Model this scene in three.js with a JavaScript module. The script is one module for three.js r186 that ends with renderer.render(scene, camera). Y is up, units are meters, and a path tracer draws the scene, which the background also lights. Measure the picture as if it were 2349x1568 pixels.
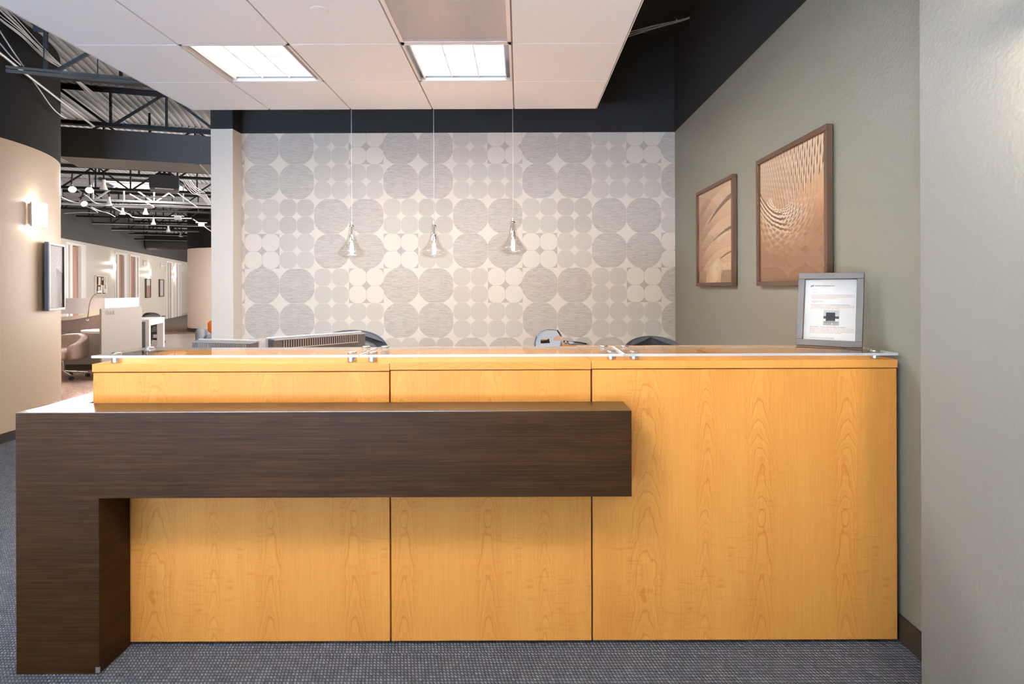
import * as THREE from 'three';
import { RoundedBoxGeometry } from 'three/addons/geometries/RoundedBoxGeometry.js';
import { mergeGeometries } from 'three/addons/utils/BufferGeometryUtils.js';
import { RectAreaLightUniformsLib } from 'three/addons/lights/RectAreaLightUniformsLib.js';
import { FontLoader } from 'three/addons/loaders/FontLoader.js';
import { TextGeometry } from 'three/addons/geometries/TextGeometry.js';

// ---------------------------------------------------------------- camera, exposure, large lights
RectAreaLightUniformsLib.init();
const scene = new THREE.Scene();
scene.background = new THREE.Color(0.02, 0.02, 0.022);
const F = 1390, CX = 1192, CY = 658, EYE = 1.35, ROLL = 0.0035;
const camera = new THREE.PerspectiveCamera(2 * Math.atan(784 / F) * 180 / Math.PI, 2349 / 1568, 0.05, 100);
camera.position.set(0, EYE, 0);
camera.rotation.z = -ROLL;
camera.setViewOffset(2349, 1568, 1174.5 - CX, 784 - CY, 2349, 1568);
const renderer = new THREE.WebGLRenderer({ antialias: true });
renderer.toneMapping = THREE.LinearToneMapping;
renderer.toneMappingExposure = 1.36;
renderer.shadowMap.enabled = true;
const LIGHT = {
  sun: 960,          // sunlight on the added entrance floor
  addedEntry: 0.3,        // added window light at the invented entrance behind the camera
  troffer: 42,       // the two fluorescent ceiling fixtures in view
  front: 60,         // the ceiling fixture over the visitor's side of the desk
  pendant: 0.58, sconce: 1.3, addedHallWindow: 5.2, skylight: 16, spot: 26,
};
function areaLight(w, h, color, intensity, pos, target) {
  const l = new THREE.RectAreaLight(color, intensity, w, h);
  l.position.copy(pos); l.lookAt(target); scene.add(l); return l;
}
function pointLight(color, intensity, pos, soft = 2) {
  const l = new THREE.PointLight(color, intensity); l.position.copy(pos); l.castShadow = true; l.shadow.radius = soft; scene.add(l); return l;
}
areaLight(5.6, 2.3, 0xf2f6ff, LIGHT.addedEntry, new THREE.Vector3(-3.6, 1.3, 3.86), new THREE.Vector3(-3.6, 1.3, 0));  // added area light filling the room from the invented entrance
{ // sun through the added entrance onto added pale stone, to brighten the ceiling
  const s = new THREE.DirectionalLight(0xbcd8fc, LIGHT.sun); s.position.set(-3.1, 13.2, 11.0); s.target.position.set(-3.6, 0, 4.0);
  s.castShadow = true; s.shadow.mapSize.set(2048, 2048); Object.assign(s.shadow.camera, { left: -12, right: 12, top: 12, bottom: -12, near: 0.5, far: 60 }); scene.add(s); scene.add(s.target);
}

// ---------------------------------------------------------------- helpers
const SB = Math.sin(0.3194), CB = Math.cos(0.3194), TURN = 0.3194;   // the building's grid stands 18 degrees off the desk
const V = (x, y, d) => new THREE.Vector3(x, y, -d);
const B = (u, y, v) => new THREE.Vector3(u * CB - v * SB, y, -(u * SB + v * CB));
const at = (px, py, d) => { const a = px - CX, b = py - CY; return new THREE.Vector3((a - b * ROLL) / F * d, EYE - (b + a * ROLL) / F * d, -d); };
function rng(seed) { return () => { seed = (seed + 0x6d2b79f5) | 0; let t = Math.imul(seed ^ (seed >>> 15), 1 | seed); t = (t + Math.imul(t ^ (t >>> 7), 61 | t)) ^ t; return ((t ^ (t >>> 14)) >>> 0) / 4294967296; }; }
const used = {};
function numbered(n) { const k = used[n] = (used[n] ?? -1) + 1; return k ? n + '_' + String(k).padStart(3, '0') : n; }
function shadows(o) { o.traverse((m) => { if (m.isMesh) { m.castShadow = true; m.receiveShadow = true; } }); return o; }
function tag(o, label, category, group) { o.userData.label = label; o.userData.category = category; if (group) o.userData.group = group; return o; }
function thing(name, label, category, pos = new THREE.Vector3(), turn = 0, group) {
  const o = new THREE.Group(); o.name = numbered(name); o.position.copy(pos); o.rotation.y = turn; scene.add(o);
  return tag(o, label, category, group);
}
function struct(name, pos = new THREE.Vector3(), turn = 0) {
  const o = new THREE.Group(); o.name = numbered(name); o.position.copy(pos); o.rotation.y = turn; o.userData.kind = 'structure'; scene.add(o); return o;
}
function obj(name, geo, mat, parent, label) {
  const g = Array.isArray(geo) ? mergeGeometries(geo.map((q) => (q.index ? q.toNonIndexed() : q)).map((q) => { for (const k of Object.keys(q.attributes)) if (!['position', 'normal', 'uv'].includes(k)) q.deleteAttribute(k); return q; })) : geo;
  const m = new THREE.Mesh(g, mat); m.name = parent === scene ? numbered(name) : name; m.castShadow = m.receiveShadow = true; parent.add(m);
  if (label) m.userData.label = label;
  return m;
}
// uv in metres, projected on the main axis of each face; turned = the grain runs along the other axis
function planar(g, ox = 0, oy = 0, turned = false) {
  const q = g.index ? g.toNonIndexed() : g, p = q.attributes.position, n = q.attributes.normal, uv = new Float32Array(p.count * 2);
  for (let i = 0; i < p.count; i++) {
    const ax = Math.abs(n.getX(i)), ay = Math.abs(n.getY(i)), az = Math.abs(n.getZ(i));
    let a, b;
    if (az >= ax && az >= ay) { a = p.getX(i); b = p.getY(i); } else if (ax >= ay) { a = p.getZ(i); b = p.getY(i); } else { a = p.getX(i); b = p.getZ(i); }
    if (turned) [a, b] = [b, a];
    uv[2 * i] = a + ox; uv[2 * i + 1] = b + oy;
  }
  q.setAttribute('uv', new THREE.BufferAttribute(uv, 2)); return q;
}
const move = (g, x, y, z) => g.translate(x, y, z);
// box given by its limits in x, y and depth
const bx = (x0, x1, y0, y1, d0, d1) => move(new THREE.BoxGeometry(x1 - x0, y1 - y0, d1 - d0), (x0 + x1) / 2, (y0 + y1) / 2, -(d0 + d1) / 2);
const rbx = (x0, x1, y0, y1, d0, d1, r = 0.003, s = 2) => move(new RoundedBoxGeometry(x1 - x0, y1 - y0, d1 - d0, s, Math.min(r, (x1 - x0) / 2.1, (y1 - y0) / 2.1, (d1 - d0) / 2.1)), (x0 + x1) / 2, (y0 + y1) / 2, -(d0 + d1) / 2);
const lathe = (pts, seg = 32) => new THREE.LatheGeometry(pts.map(([r, y]) => new THREE.Vector2(r, y)), seg);
const cyl = (r0, r1, h, seg = 20) => new THREE.CylinderGeometry(r0, r1, h, seg);
function bar(a, b, r, seg = 8) { const d = b.clone().sub(a), g = cyl(r, r, d.length(), seg); g.applyQuaternion(new THREE.Quaternion().setFromUnitVectors(new THREE.Vector3(0, 1, 0), d.normalize())); return g.translate((a.x + b.x) / 2, (a.y + b.y) / 2, (a.z + b.z) / 2); }
function sbar(a, b, w, h) { const d = b.clone().sub(a), g = new THREE.BoxGeometry(w, d.length(), h); g.applyQuaternion(new THREE.Quaternion().setFromUnitVectors(new THREE.Vector3(0, 1, 0), d.normalize())); return g.translate((a.x + b.x) / 2, (a.y + b.y) / 2, (a.z + b.z) / 2); }
const tube = (pts, r, n = 40, seg = 8) => new THREE.TubeGeometry(new THREE.CatmullRomCurve3(pts, false, 'centripetal'), n, r, seg, false);

// ---------------------------------------------------------------- noise and textures
const hash = (x, y, s) => { let h = Math.imul(x, 374761393) ^ Math.imul(y, 668265263) ^ Math.imul(s, 2147483647 - 5531); h = Math.imul(h ^ (h >>> 13), 1274126177); return ((h ^ (h >>> 16)) >>> 0) / 4294967296; };
function noise(x, y, s = 1, wx = 0, wy = 0) {
  let ix = Math.floor(x), iy = Math.floor(y); const fx = x - ix, fy = y - iy, u = fx * fx * (3 - 2 * fx), v = fy * fy * (3 - 2 * fy);
  const mx = (i) => (wx ? ((i % wx) + wx) % wx : i), my = (i) => (wy ? ((i % wy) + wy) % wy : i);
  const a = hash(mx(ix), my(iy), s), b = hash(mx(ix + 1), my(iy), s), c = hash(mx(ix), my(iy + 1), s), d = hash(mx(ix + 1), my(iy + 1), s);
  return a + (b - a) * u + (c - a) * v + (a - b - c + d) * u * v;
}
const fbm = (x, y, s = 1, o = 4) => { let t = 0, a = 0.5, n = 0; for (let i = 0; i < o; i++) { t += a * noise(x, y, s + i * 17); n += a; a *= 0.5; x *= 2.03; y *= 2.03; } return t / n; };
const sst = (a, b, x) => { const t = Math.min(1, Math.max(0, (x - a) / (b - a))); return t * t * (3 - 2 * t); };
function dataTex(w, h, wm, hm, fn, srgb = true) {
  const d = new Uint8Array(w * h * 4);
  for (let j = 0; j < h; j++) for (let i = 0; i < w; i++) {
    const c = fn((i + 0.5) / w * wm, (j + 0.5) / h * hm, i, j), o = (j * w + i) * 4;
    if (typeof c === 'number') d[o] = d[o + 1] = d[o + 2] = Math.max(0, Math.min(255, c * 255)); else for (let k = 0; k < 3; k++) d[o + k] = Math.max(0, Math.min(255, c[k] * 255));
    d[o + 3] = 255;
  }
  const t = new THREE.DataTexture(d, w, h); t.wrapS = t.wrapT = THREE.RepeatWrapping; t.magFilter = THREE.LinearFilter; t.minFilter = THREE.LinearMipmapLinearFilter; t.generateMipmaps = true;
  if (srgb) t.colorSpace = THREE.SRGBColorSpace;
  t.repeat.set(1 / wm, 1 / hm); t.needsUpdate = true; return t;
}
function canvasTex(w, h, draw) {
  const c = document.createElement('canvas'); c.width = w; c.height = h; draw(c.getContext('2d'), w, h);
  const t = new THREE.CanvasTexture(c); t.colorSpace = THREE.SRGBColorSpace; t.anisotropy = 8; return t;
}
const mix3 = (a, b, t) => [a[0] + (b[0] - a[0]) * t, a[1] + (b[1] - a[1]) * t, a[2] + (b[2] - a[2]) * t];

// maple laminate: straight vertical grain, flame figures, short cross flecks
const flames = [[0.09, 0.05, 5.2], [0.33, 0.024, 8], [0.56, 0.062, 4.4], [0.79, 0.03, 7], [1.0, 0.045, 5.6]];
const mapleTex = dataTex(1024, 1280, 1.16, 1.45, (x, y) => {
  const wx = x + 0.026 * (fbm(x * 6, y * 2.2, 3) - 0.5) + 0.005 * (noise(x * 22, y * 7, 9) - 0.5);
  let g = wx * 84, w = 0.35;
  for (const [cx, hw, k] of flames) {
    const d = (wx - cx - 0.012 * (noise(y * 2.2, cx * 9, 5) - 0.5)) / hw, m = sst(1.5, 0.9, Math.abs(d));
    if (m > 0) { const c = y * k * 1.7 + d * d * 1.9 + 3.6 * (fbm(x * 8, y * 5, 11) - 0.5) + cx * 31; g = g * (1 - m) + c * m; w = w * (1 - m) + 1.0 * m; }
  }
  const fr = g - Math.floor(g), line = Math.exp(-Math.pow((fr - 0.5) / 0.075, 2)) * 0.8 + sst(0.5, 1, fr) * sst(1, 0.94, fr) * 0.3;
  const broad = fbm(x * 7, y * 0.7, 21) - 0.5, fine = noise(x * 420, y * 14, 31) - 0.5, fl = Math.max(0, noise(x * 26, y * 170, 41) - 0.66) * sst(0.5, 0.72, fbm(x * 4, y * 3, 51)) * 2.0;
  let t = 0.46 * line * w + broad * 0.62 + fine * 0.16 + fl * 0.45 + 0.12;
  t = Math.min(1, Math.max(-0.2, t));
  return mix3([0.895, 0.615, 0.295], [0.74, 0.41, 0.14], t);
});
// dark laminate: fine straight grain along u
const wengeTex = dataTex(512, 1024, 1.4, 0.5, (x, y) => {
  const yy = y + 0.004 * (fbm(x * 2.5, y * 6, 3) - 0.5);
  const a = noise(x * 7, yy * 300, 5), b = noise(x * 22, yy * 760, 7), c = fbm(x * 2.2, yy * 26, 9) - 0.5, d = noise(x * 4, yy * 140, 12);
  const t = Math.min(1, Math.max(0, 0.08 + 0.42 * Math.pow(a, 1.4) + 0.36 * b + 0.22 * d * d + c * 0.3));
  return mix3([0.14, 0.085, 0.04], [0.285, 0.19, 0.105], t);
});
// lobby carpet: slanted rows of tufted loops
wengeTex.wrapS = mapleTex.wrapS = mapleTex.wrapT = wengeTex.wrapT = THREE.MirroredRepeatWrapping;
const carpetFn = (x, y) => {
  const P = 0.32, k = P / 26, r = P / 20;
  const row = (y + x * 0.0) / r, ri = Math.floor(row), cx = x / k + (ri % 2) * 0.5 + ri * 0.23, ci = Math.floor(cx), fx = cx - ci - 0.5, fy = row - ri - 0.5;
  const p = fx * 0.8 + fy * 0.6, q = fy * 0.8 - fx * 0.6, d = Math.sqrt(p * p * 1.9 + q * q * 5.5), hgt = Math.max(0, 1 - d * 1.1), tone = hash(ci % 26, ri % 20, 3);
  return [hgt, tone];
};
const carpetTex = dataTex(512, 512, 0.32, 0.32, (x, y) => { const [h, t] = carpetFn(x, y), v = 0.27 + 0.30 * h + 0.17 * (t - 0.4) * (0.3 + h) + 0.08 * (noise(x * 900, y * 900, 3) - 0.5); return [v * 0.98, v * 1.0, v * 1.035]; });
const carpetBump = dataTex(512, 512, 0.32, 0.32, (x, y) => { const [h, t] = carpetFn(x, y); return h * (0.7 + 0.3 * t); }, false);
const shagTex = (a, b, s) => dataTex(256, 256, 0.5, 0.5, (x, y) => { const t = 0.55 * noise(x * 128, y * 128, s, 64, 64) + 0.45 * noise(x * 40, y * 40, s + 4, 20, 20); return mix3(a, b, t); });
const brownCarpetTex = shagTex([0.36, 0.27, 0.22], [0.64, 0.5, 0.42], 5), hallCarpetTex = shagTex([0.36, 0.34, 0.31], [0.52, 0.48, 0.43], 15);
const plankTex = dataTex(512, 256, 2.4, 1.2, (x, y) => { const r = Math.floor(y / 0.15), s = hash(r, Math.floor((x + r * 0.7) / 1.2), 4), t = 0.5 * noise(x * 5, y * 160, 7) + 0.5 * s, e = (y % 0.15) < 0.006 ? 0.8 : 1; return mix3([0.44, 0.39, 0.37], [0.6, 0.55, 0.53], t).map((q) => q * e); });
// orange-peel plaster relief
const peelBump = dataTex(512, 512, 0.6, 0.6, (x, y) => 0.55 * sst(0.35, 0.75, noise(x / 0.6 * 64, y / 0.6 * 64, 3, 64, 64)) + 0.45 * noise(x / 0.6 * 130, y / 0.6 * 130, 8, 130, 130), false);
// wallpaper: 0.646 m blocks of four large or sixteen small rounded discs
const BLK = 0.6464;
const paperTex = dataTex(1024, 1024, BLK * 2, BLK * 2, (x, y, i, j) => {
  const bi = Math.floor(x / BLK), bj = Math.floor(y / BLK), fx = x / BLK - bi, fy = y / BLK - bj, big = (bi + bj) % 2 === 0;
  const n = big ? 2 : 4, cx = fx * n - Math.floor(fx * n) - 0.5, cy = fy * n - Math.floor(fy * n) - 0.5;
  const lim = big ? 0.498 : 0.492, inside = Math.hypot(cx, cy) < 0.53 && Math.abs(cx) < lim && Math.abs(cy) < lim;
  const qx = fx > 0.5 ? 1 : 0, qy = fy > 0.5 ? 1 : 0;
  // inverted quadrant: upper right where the block column is odd, lower left where it is even; a streaky quadrant opposite in the even ones
  const inverted = !big && (bi === 1 ? qx === 1 && qy === 1 : qx === 0 && qy === 0), streaky = !big && bi === 0 && qx === 1 && qy === 1;
  const streak = 0.55 * noise(x * 26, y * 420, 5) + 0.45 * noise(x * 60, y * 800, 6), linen = 0.5 * noise(x * 30, y * 700, 7) + 0.5 * noise(x * 700, y * 30, 8);
  const LIGHT3 = [0.915, 0.893, 0.862], MID = [0.825, 0.805, 0.778], DARK = [0.82, 0.80, 0.778], DEEP = [0.70, 0.68, 0.655];
  let c;
  if (big) c = inside ? mix3(DARK, DEEP, sst(0.32, 0.78, streak) * 0.85) : mix3(LIGHT3, MID, linen * 0.22);
  else if (inverted) c = inside ? mix3(LIGHT3, MID, linen * 0.3) : mix3(DARK, DEEP, 0.25 + streak * 0.6);
  else if (streaky) c = inside ? mix3(MID, DEEP, 0.12 + linen * 0.3 + sst(0.4, 0.8, streak) * 0.2) : mix3(LIGHT3, MID, linen * 0.25);
  else c = inside ? mix3(MID, DARK, linen * 0.9) : mix3(LIGHT3, MID, linen * 0.25);
  const e = Math.min(fx, 1 - fx, fy, 1 - fy) < 0.0025 ? 0.975 : 1;
  return c.map((q) => q * e);
});
const fabricTex = (a, b, s) => dataTex(256, 256, 0.3, 0.3, (x, y) => mix3(a, b, 0.5 * noise(x / 0.3 * 120, y / 0.3 * 120, s, 120, 120) + 0.5 * noise(x / 0.3 * 30, y / 0.3 * 30, s + 2, 30, 30)));
const meshBump = dataTex(128, 128, 0.04, 0.04, (x, y) => { const a = Math.abs((x / 0.005) % 1 - 0.5), b = Math.abs((y / 0.005) % 1 - 0.5); return a + b > 0.55 ? 1 : 0; }, false);
const holesTex = dataTex(128, 128, 0.0762, 0.0762, (x, y) => { const k = 0.0762 / 12, r = Math.floor(y / k), fx = ((x / k + (r % 2) * 0.5) % 1) - 0.5, fy = (y / k) % 1 - 0.5; return Math.hypot(fx, fy) < 0.33 ? 0 : 1; }, false);

// ---------------------------------------------------------------- materials
const S = (o) => new THREE.MeshStandardMaterial(o), PH = (o) => new THREE.MeshPhysicalMaterial(o);
const at1 = (t, rx, ry) => { const q = t.clone(); q.repeat.set(rx, ry); q.needsUpdate = true; return q; };
const M = {
  maple: PH({ map: mapleTex, color: new THREE.Color(0.96, 0.94, 0.90), roughness: 0.45, specularIntensity: 0.4 }),
  wenge: PH({ map: wengeTex, color: new THREE.Color(0.84, 0.74, 0.64), roughness: 0.4, specularIntensity: 0.1 }),
  wengeTop: PH({ map: wengeTex, roughness: 0.3, ior: 1.8 }),
  carpet: S({ map: carpetTex, bumpMap: carpetBump, bumpScale: 0.006, roughness: 1 }),
  brownCarpet: S({ map: brownCarpetTex, roughness: 1 }),
  hallCarpet: S({ map: hallCarpetTex, roughness: 1 }),
  plank: S({ map: plankTex, roughness: 0.28 }),
  paper: S({ map: paperTex, color: new THREE.Color(0.875, 0.825, 0.755), roughness: 0.75 }),
  greige: S({ color: new THREE.Color(0.228, 0.214, 0.162), bumpMap: peelBump, bumpScale: 0.0007, roughness: 0.5 }),
  greigePale: S({ color: new THREE.Color(0.235, 0.217, 0.18), bumpMap: peelBump, bumpScale: 0.0004, roughness: 0.5 }),
  tan: S({ color: new THREE.Color(0.50, 0.37, 0.25), bumpMap: peelBump, bumpScale: 0.0003, roughness: 0.42 }),
  cream: S({ color: new THREE.Color(0.76, 0.67, 0.57), roughness: 0.6 }),
  hallPaint: S({ color: new THREE.Color(0.60, 0.55, 0.49), roughness: 0.45 }),
  black: PH({ specularIntensity: 0.35, color: new THREE.Color(0.0145, 0.0135, 0.0125), roughness: 0.7 }),
  blackPeel: PH({ specularIntensity: 0.35, color: new THREE.Color(0.0115, 0.0105, 0.0095), roughness: 0.8, bumpMap: peelBump, bumpScale: 0.0002 }),
  darkSteel: PH({ color: new THREE.Color(0.016, 0.016, 0.017), roughness: 0.6, specularIntensity: 0.5 }),
  deck: S({ color: new THREE.Color(0.32, 0.32, 0.33), roughness: 0.45, metalness: 0.1 }),
  duct: S({ color: new THREE.Color(0.05, 0.047, 0.043), roughness: 0.5 }),
  tile: S({ color: new THREE.Color(0.87, 0.94, 0.98), roughness: 0.9 }),
  whiteMetal: S({ color: new THREE.Color(0.80, 0.80, 0.80), roughness: 0.4 }),
  whitePaint: S({ color: new THREE.Color(0.78, 0.76, 0.75), roughness: 0.4 }),
  slot: S({ color: new THREE.Color(0.30, 0.30, 0.31), roughness: 0.6 }),
  aluminium: S({ color: new THREE.Color(0.62, 0.62, 0.63), roughness: 0.3, metalness: 0.9 }),
  galvanised: S({ color: new THREE.Color(0.55, 0.55, 0.56), roughness: 0.4, metalness: 0.35 }),
  chrome: S({ color: new THREE.Color(0.86, 0.86, 0.86), roughness: 0.07, metalness: 1 }),
  brushed: S({ color: new THREE.Color(0.78, 0.75, 0.70), roughness: 0.25, metalness: 1 }),
  glass: PH({ color: 0xffffff, transmission: 1, thickness: 0, roughness: 0, ior: 1.5 }),
  glassShade: PH({ color: new THREE.Color(0.955, 0.935, 0.90), transmission: 1, thickness: 0, roughness: 0, ior: 1.75 }),
  polished: S({ color: new THREE.Color(0.5, 0.5, 0.5), roughness: 0.16, metalness: 1 }),
  glassUnder: PH({ color: 0xffffff, transmission: 1, thickness: 0, roughness: 0, ior: 1.5, specularIntensity: 0 }),
  glassMatt: PH({ color: 0xffffff, transmission: 1, thickness: 0, roughness: 0.05, ior: 1.5, specularIntensity: 0.015 }),
  glassThinTint: PH({ color: new THREE.Color(0.97, 0.985, 0.975), transmission: 1, thickness: 0, roughness: 0, ior: 1.5 }),
  glassEdge: PH({ color: new THREE.Color(0.97, 0.98, 0.95), transmission: 0.35, thickness: 0, roughness: 0.9 }),
  frosted: PH({ color: new THREE.Color(0.78, 0.74, 0.74), transmission: 0.5, thickness: 0, roughness: 0.95 }),
  frameBrown: PH({ specularIntensity: 0.6, color: new THREE.Color(0.10, 0.05, 0.024), roughness: 0.4 }),
  frameGrey: S({ color: new THREE.Color(0.115, 0.088, 0.064), roughness: 0.4 }),
  frameSilver: S({ color: new THREE.Color(0.24, 0.215, 0.20), roughness: 0.4, metalness: 0.4 }),
  plasticGrey: S({ color: new THREE.Color(0.11, 0.108, 0.105), roughness: 0.42 }),
  plasticSilver: S({ color: new THREE.Color(0.50, 0.49, 0.47), roughness: 0.4 }),
  plasticBlack: S({ color: new THREE.Color(0.016, 0.016, 0.018), roughness: 0.45 }),
  screen: S({ color: new THREE.Color(0.01, 0.01, 0.012), roughness: 0.15 }),
  meshFabric: S({ color: new THREE.Color(0.06, 0.065, 0.075), roughness: 0.8, bumpMap: meshBump, bumpScale: 0.002 }),
  meshOpen: S({ color: new THREE.Color(0.15, 0.15, 0.155), roughness: 0.8, transparent: true, opacity: 0.55 }),
  mauve: S({ map: fabricTex([0.54, 0.47, 0.46], [0.68, 0.60, 0.59], 3), roughness: 1 }),
  tubFabric: S({ map: fabricTex([0.64, 0.56, 0.52], [0.77, 0.69, 0.65], 6), roughness: 1 }),
  greyFabric: S({ map: fabricTex([0.50, 0.53, 0.56], [0.64, 0.67, 0.70], 9), roughness: 1 }),
  orange: S({ color: new THREE.Color(0.85, 0.22, 0.03), roughness: 1 }),
  boothPanel: S({ color: new THREE.Color(0.27, 0.235, 0.21), roughness: 0.55 }),
  boothTrim: S({ color: new THREE.Color(0.80, 0.74, 0.64), roughness: 0.5 }),
  whiteLam: S({ color: new THREE.Color(0.62, 0.58, 0.575), roughness: 0.35 }),
  doorWood: S({ map: dataTex(128, 128, 1, 3, (x, y) => mix3([0.74, 0.57, 0.44], [0.62, 0.44, 0.32], noise(x * 24, y * 1.5, 4))), roughness: 0.4 }),
  darkBase: S({ color: new THREE.Color(0.035, 0.026, 0.016), roughness: 0.5 }),
  cork: S({ color: new THREE.Color(0.27, 0.12, 0.05), roughness: 0.9 }),
  paperWhite: S({ color: new THREE.Color(0.82, 0.78, 0.73), roughness: 0.8 }),
  rubber: S({ color: new THREE.Color(0.012, 0.012, 0.012), roughness: 0.8 }),
  glow: S({ color: 0x111111, emissive: new THREE.Color(1, 0.99, 0.97), emissiveIntensity: 1.25 }),
  glowWarm: S({ color: 0x111111, emissive: new THREE.Color(1, 0.9, 0.74), emissiveIntensity: 12 }),
  glowSconce: S({ color: 0x444444, emissive: new THREE.Color(1, 0.97, 0.92), emissiveIntensity: 1.15 }),
  glowSpot: S({ color: 0x111111, emissive: new THREE.Color(1, 1, 1), emissiveIntensity: 8 }),
  sky: S({ color: 0x111111, emissive: new THREE.Color(1, 1, 1), emissiveIntensity: 1.3 }),
};

// ================================================================ SETTING
const XN = 1.287, ZN = 1.95, ZB = 5.64, XR = 1.449, PAINT = 2.787, DECK = 3.79, CLOUD = 2.681;
{ // floor: four coverings side by side along the building's grid
  const f = struct('floor');
  const slab = (name, u0, u1, v0, v1, mat) => {
    const g = new THREE.BoxGeometry(u1 - u0, 0.06, v1 - v0, 1, 1, 1).translate((u0 + u1) / 2, -0.03, -(v0 + v1) / 2).rotateY(TURN);
    obj(name, planar(g), mat, f);
  };
  slab('lobby_carpet', -9, 9, -8, 7.7, M.carpet);
  slab('brown_carpet', -7.4, 9, 7.7, 15.4, M.brownCarpet);
  slab('plank_floor', -7.4, 9, 15.4, 20.1, M.plank);
  slab('brown_carpet', -7.4, 9, 20.1, 25.0, M.brownCarpet);
  obj('added_entry_stone', planar(bx(-6.8, 1.287, -0.01, 0.004, -4.0, -0.9)), S({ color: new THREE.Color(0.66, 0.65, 0.63), roughness: 0.7 }), f);  // pale floor added to bounce sunlight up to the ceiling
  slab('hall_carpet', -7.4, 9, 25.0, 40, M.hallCarpet);
}
{ // wall with the wallpaper, black above the picture rail height
  const w = struct('wall_back');
  const p = obj('wallpaper', planar(bx(-2.585, XR, 0, PAINT, ZB, ZB + 0.02), 2.5575, -2.1745 + BLK * 4), M.paper, w);
  obj('wall_core', planar(bx(-2.585, XR, 0, PAINT, ZB + 0.02, ZB + 0.2)), M.cream, w);
  obj('upper_wall', planar(bx(-2.585, XR, PAINT, DECK, ZB - 0.004, ZB + 0.2)), M.blackPeel, w);
}
{ const w = struct('wall_wing');
  obj('pier', planar(rbx(-2.784, -2.585, 0, PAINT, 5.469, ZB + 0.2, 0.004)), M.cream, w);
  obj('upper_pier', planar(rbx(-2.786, -2.583, PAINT, DECK, 5.467, ZB + 0.2, 0.004)), M.blackPeel, w); }
{ const w = struct('wall_right');
  obj('painted_wall', planar(bx(XR, XR + 0.14, 0, PAINT, ZN, ZB + 0.2)), M.greige, w);
  obj('upper_wall', planar(bx(XR - 0.004, XR + 0.14, PAINT, DECK, ZN, ZB + 0.2)), M.blackPeel, w); }

{ const w = struct('wall_near'); // the side wall steps in towards the visitor's side
  obj('painted_wall', planar(rbx(XN, 1.7, 0, DECK, -4.0, ZN, 0.005)), M.greigePale, w); }
{ const w = struct('baseboard_right'); obj('board', planar(rbx(XR - 0.012, XR, 0, 0.10, ZN, ZB - 0.02, 0.003)), M.darkBase, w); }
{ const w = struct('baseboard_near'); obj('board', planar(rbx(XN - 0.012, XN, 0.004, 0.10, -3.9, ZN - 0.3, 0.003)), M.darkBase, w); }
{ const w = struct('wall_left'); obj('painted_wall', planar(bx(-7.0, -6.8, 0, DECK, -4.0, 7.4)), M.tan, w); }
{ // unseen glazed entrance, added behind the camera to let sunlight in
  const w = struct('wall_rear');
  obj('wall_strip', [bx(-7, -6.5, 0, DECK, -4.2, -4.0), bx(-0.74, 1.7, 0, DECK, -4.2, -4.0), bx(-6.5, -0.74, 2.55, DECK, -4.2, -4.0)].map((g) => planar(g)), M.greigePale, w);
  const win = struct('added_window_1'), n = 5, pw = 5.76 / n;
  for (let i = 0; i <= n; i++) { const x = -6.5 + i * pw; obj('window_frame', rbx(x - 0.025, x + 0.025, 0, 2.55, -4.13, -4.07, 0.004), M.aluminium, win); if (i < n) obj('pane', bx(x + 0.025, x + pw - 0.025, 0.03, 2.52, -4.104, -4.096), M.glass, win); }
}
{ // rounded tower wall, tan below and black above
  const w = struct('wall_round', V(-6.57, 0, 5.30));
  const shell = (y0, y1, r) => { const g = new THREE.CylinderGeometry(r, r, y1 - y0, 96, 1).translate(0, (y0 + y1) / 2, 0); const uv = g.attributes.uv; for (let i = 0; i < uv.count; i++) uv.setXY(i, uv.getX(i) * 2 * Math.PI * r, uv.getY(i) * (y1 - y0)); return g; };
  obj('painted_wall', shell(0, 2.672, 2.04), M.tan, w);
  obj('upper_wall', shell(2.672, DECK, 2.043), M.blackPeel, w);
  const b = struct('baseboard_round', V(-6.57, 0, 5.30));
  obj('board', shell(0, 0.085, 2.052), M.darkBase, b);
}
// roof deck: fluted steel sheet, flutes along the hall
{
  const c = struct('ceiling', new THREE.Vector3(), TURN);
  const pts = [], P = 0.09; let u = -7.6;
  while (u < 8) { pts.push([u, 0], [u + 0.036, 0], [u + 0.05, 0.036], [u + 0.076, 0.036]); u += P; }
  const sh = new THREE.Shape(pts.map(([a, b]) => new THREE.Vector2(a, b)).concat([...pts].reverse().map(([a, b]) => new THREE.Vector2(a, b + 0.012))));
  const g = new THREE.ExtrudeGeometry(sh, { depth: 41.4, bevelEnabled: false }).translate(0, DECK, -40);
  obj('fluted_deck', g, M.deck, c);
  obj('roof_slab', new THREE.BoxGeometry(16, 0.1, 41.4).translate(0.2, DECK + 0.12, -19.3), M.black, c);
}
{ const c = struct('roof_lobby'); obj('roof_slab', bx(-7.2, 1.9, DECK + 0.06, DECK + 0.16, -4.2, 0.6), M.black, c); }
{ const c = struct('soffit'); obj('board', bx(-0.9, XR - 0.006, DECK - 0.09, DECK - 0.03, 3.4, ZB - 0.006), M.black, c); }
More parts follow.
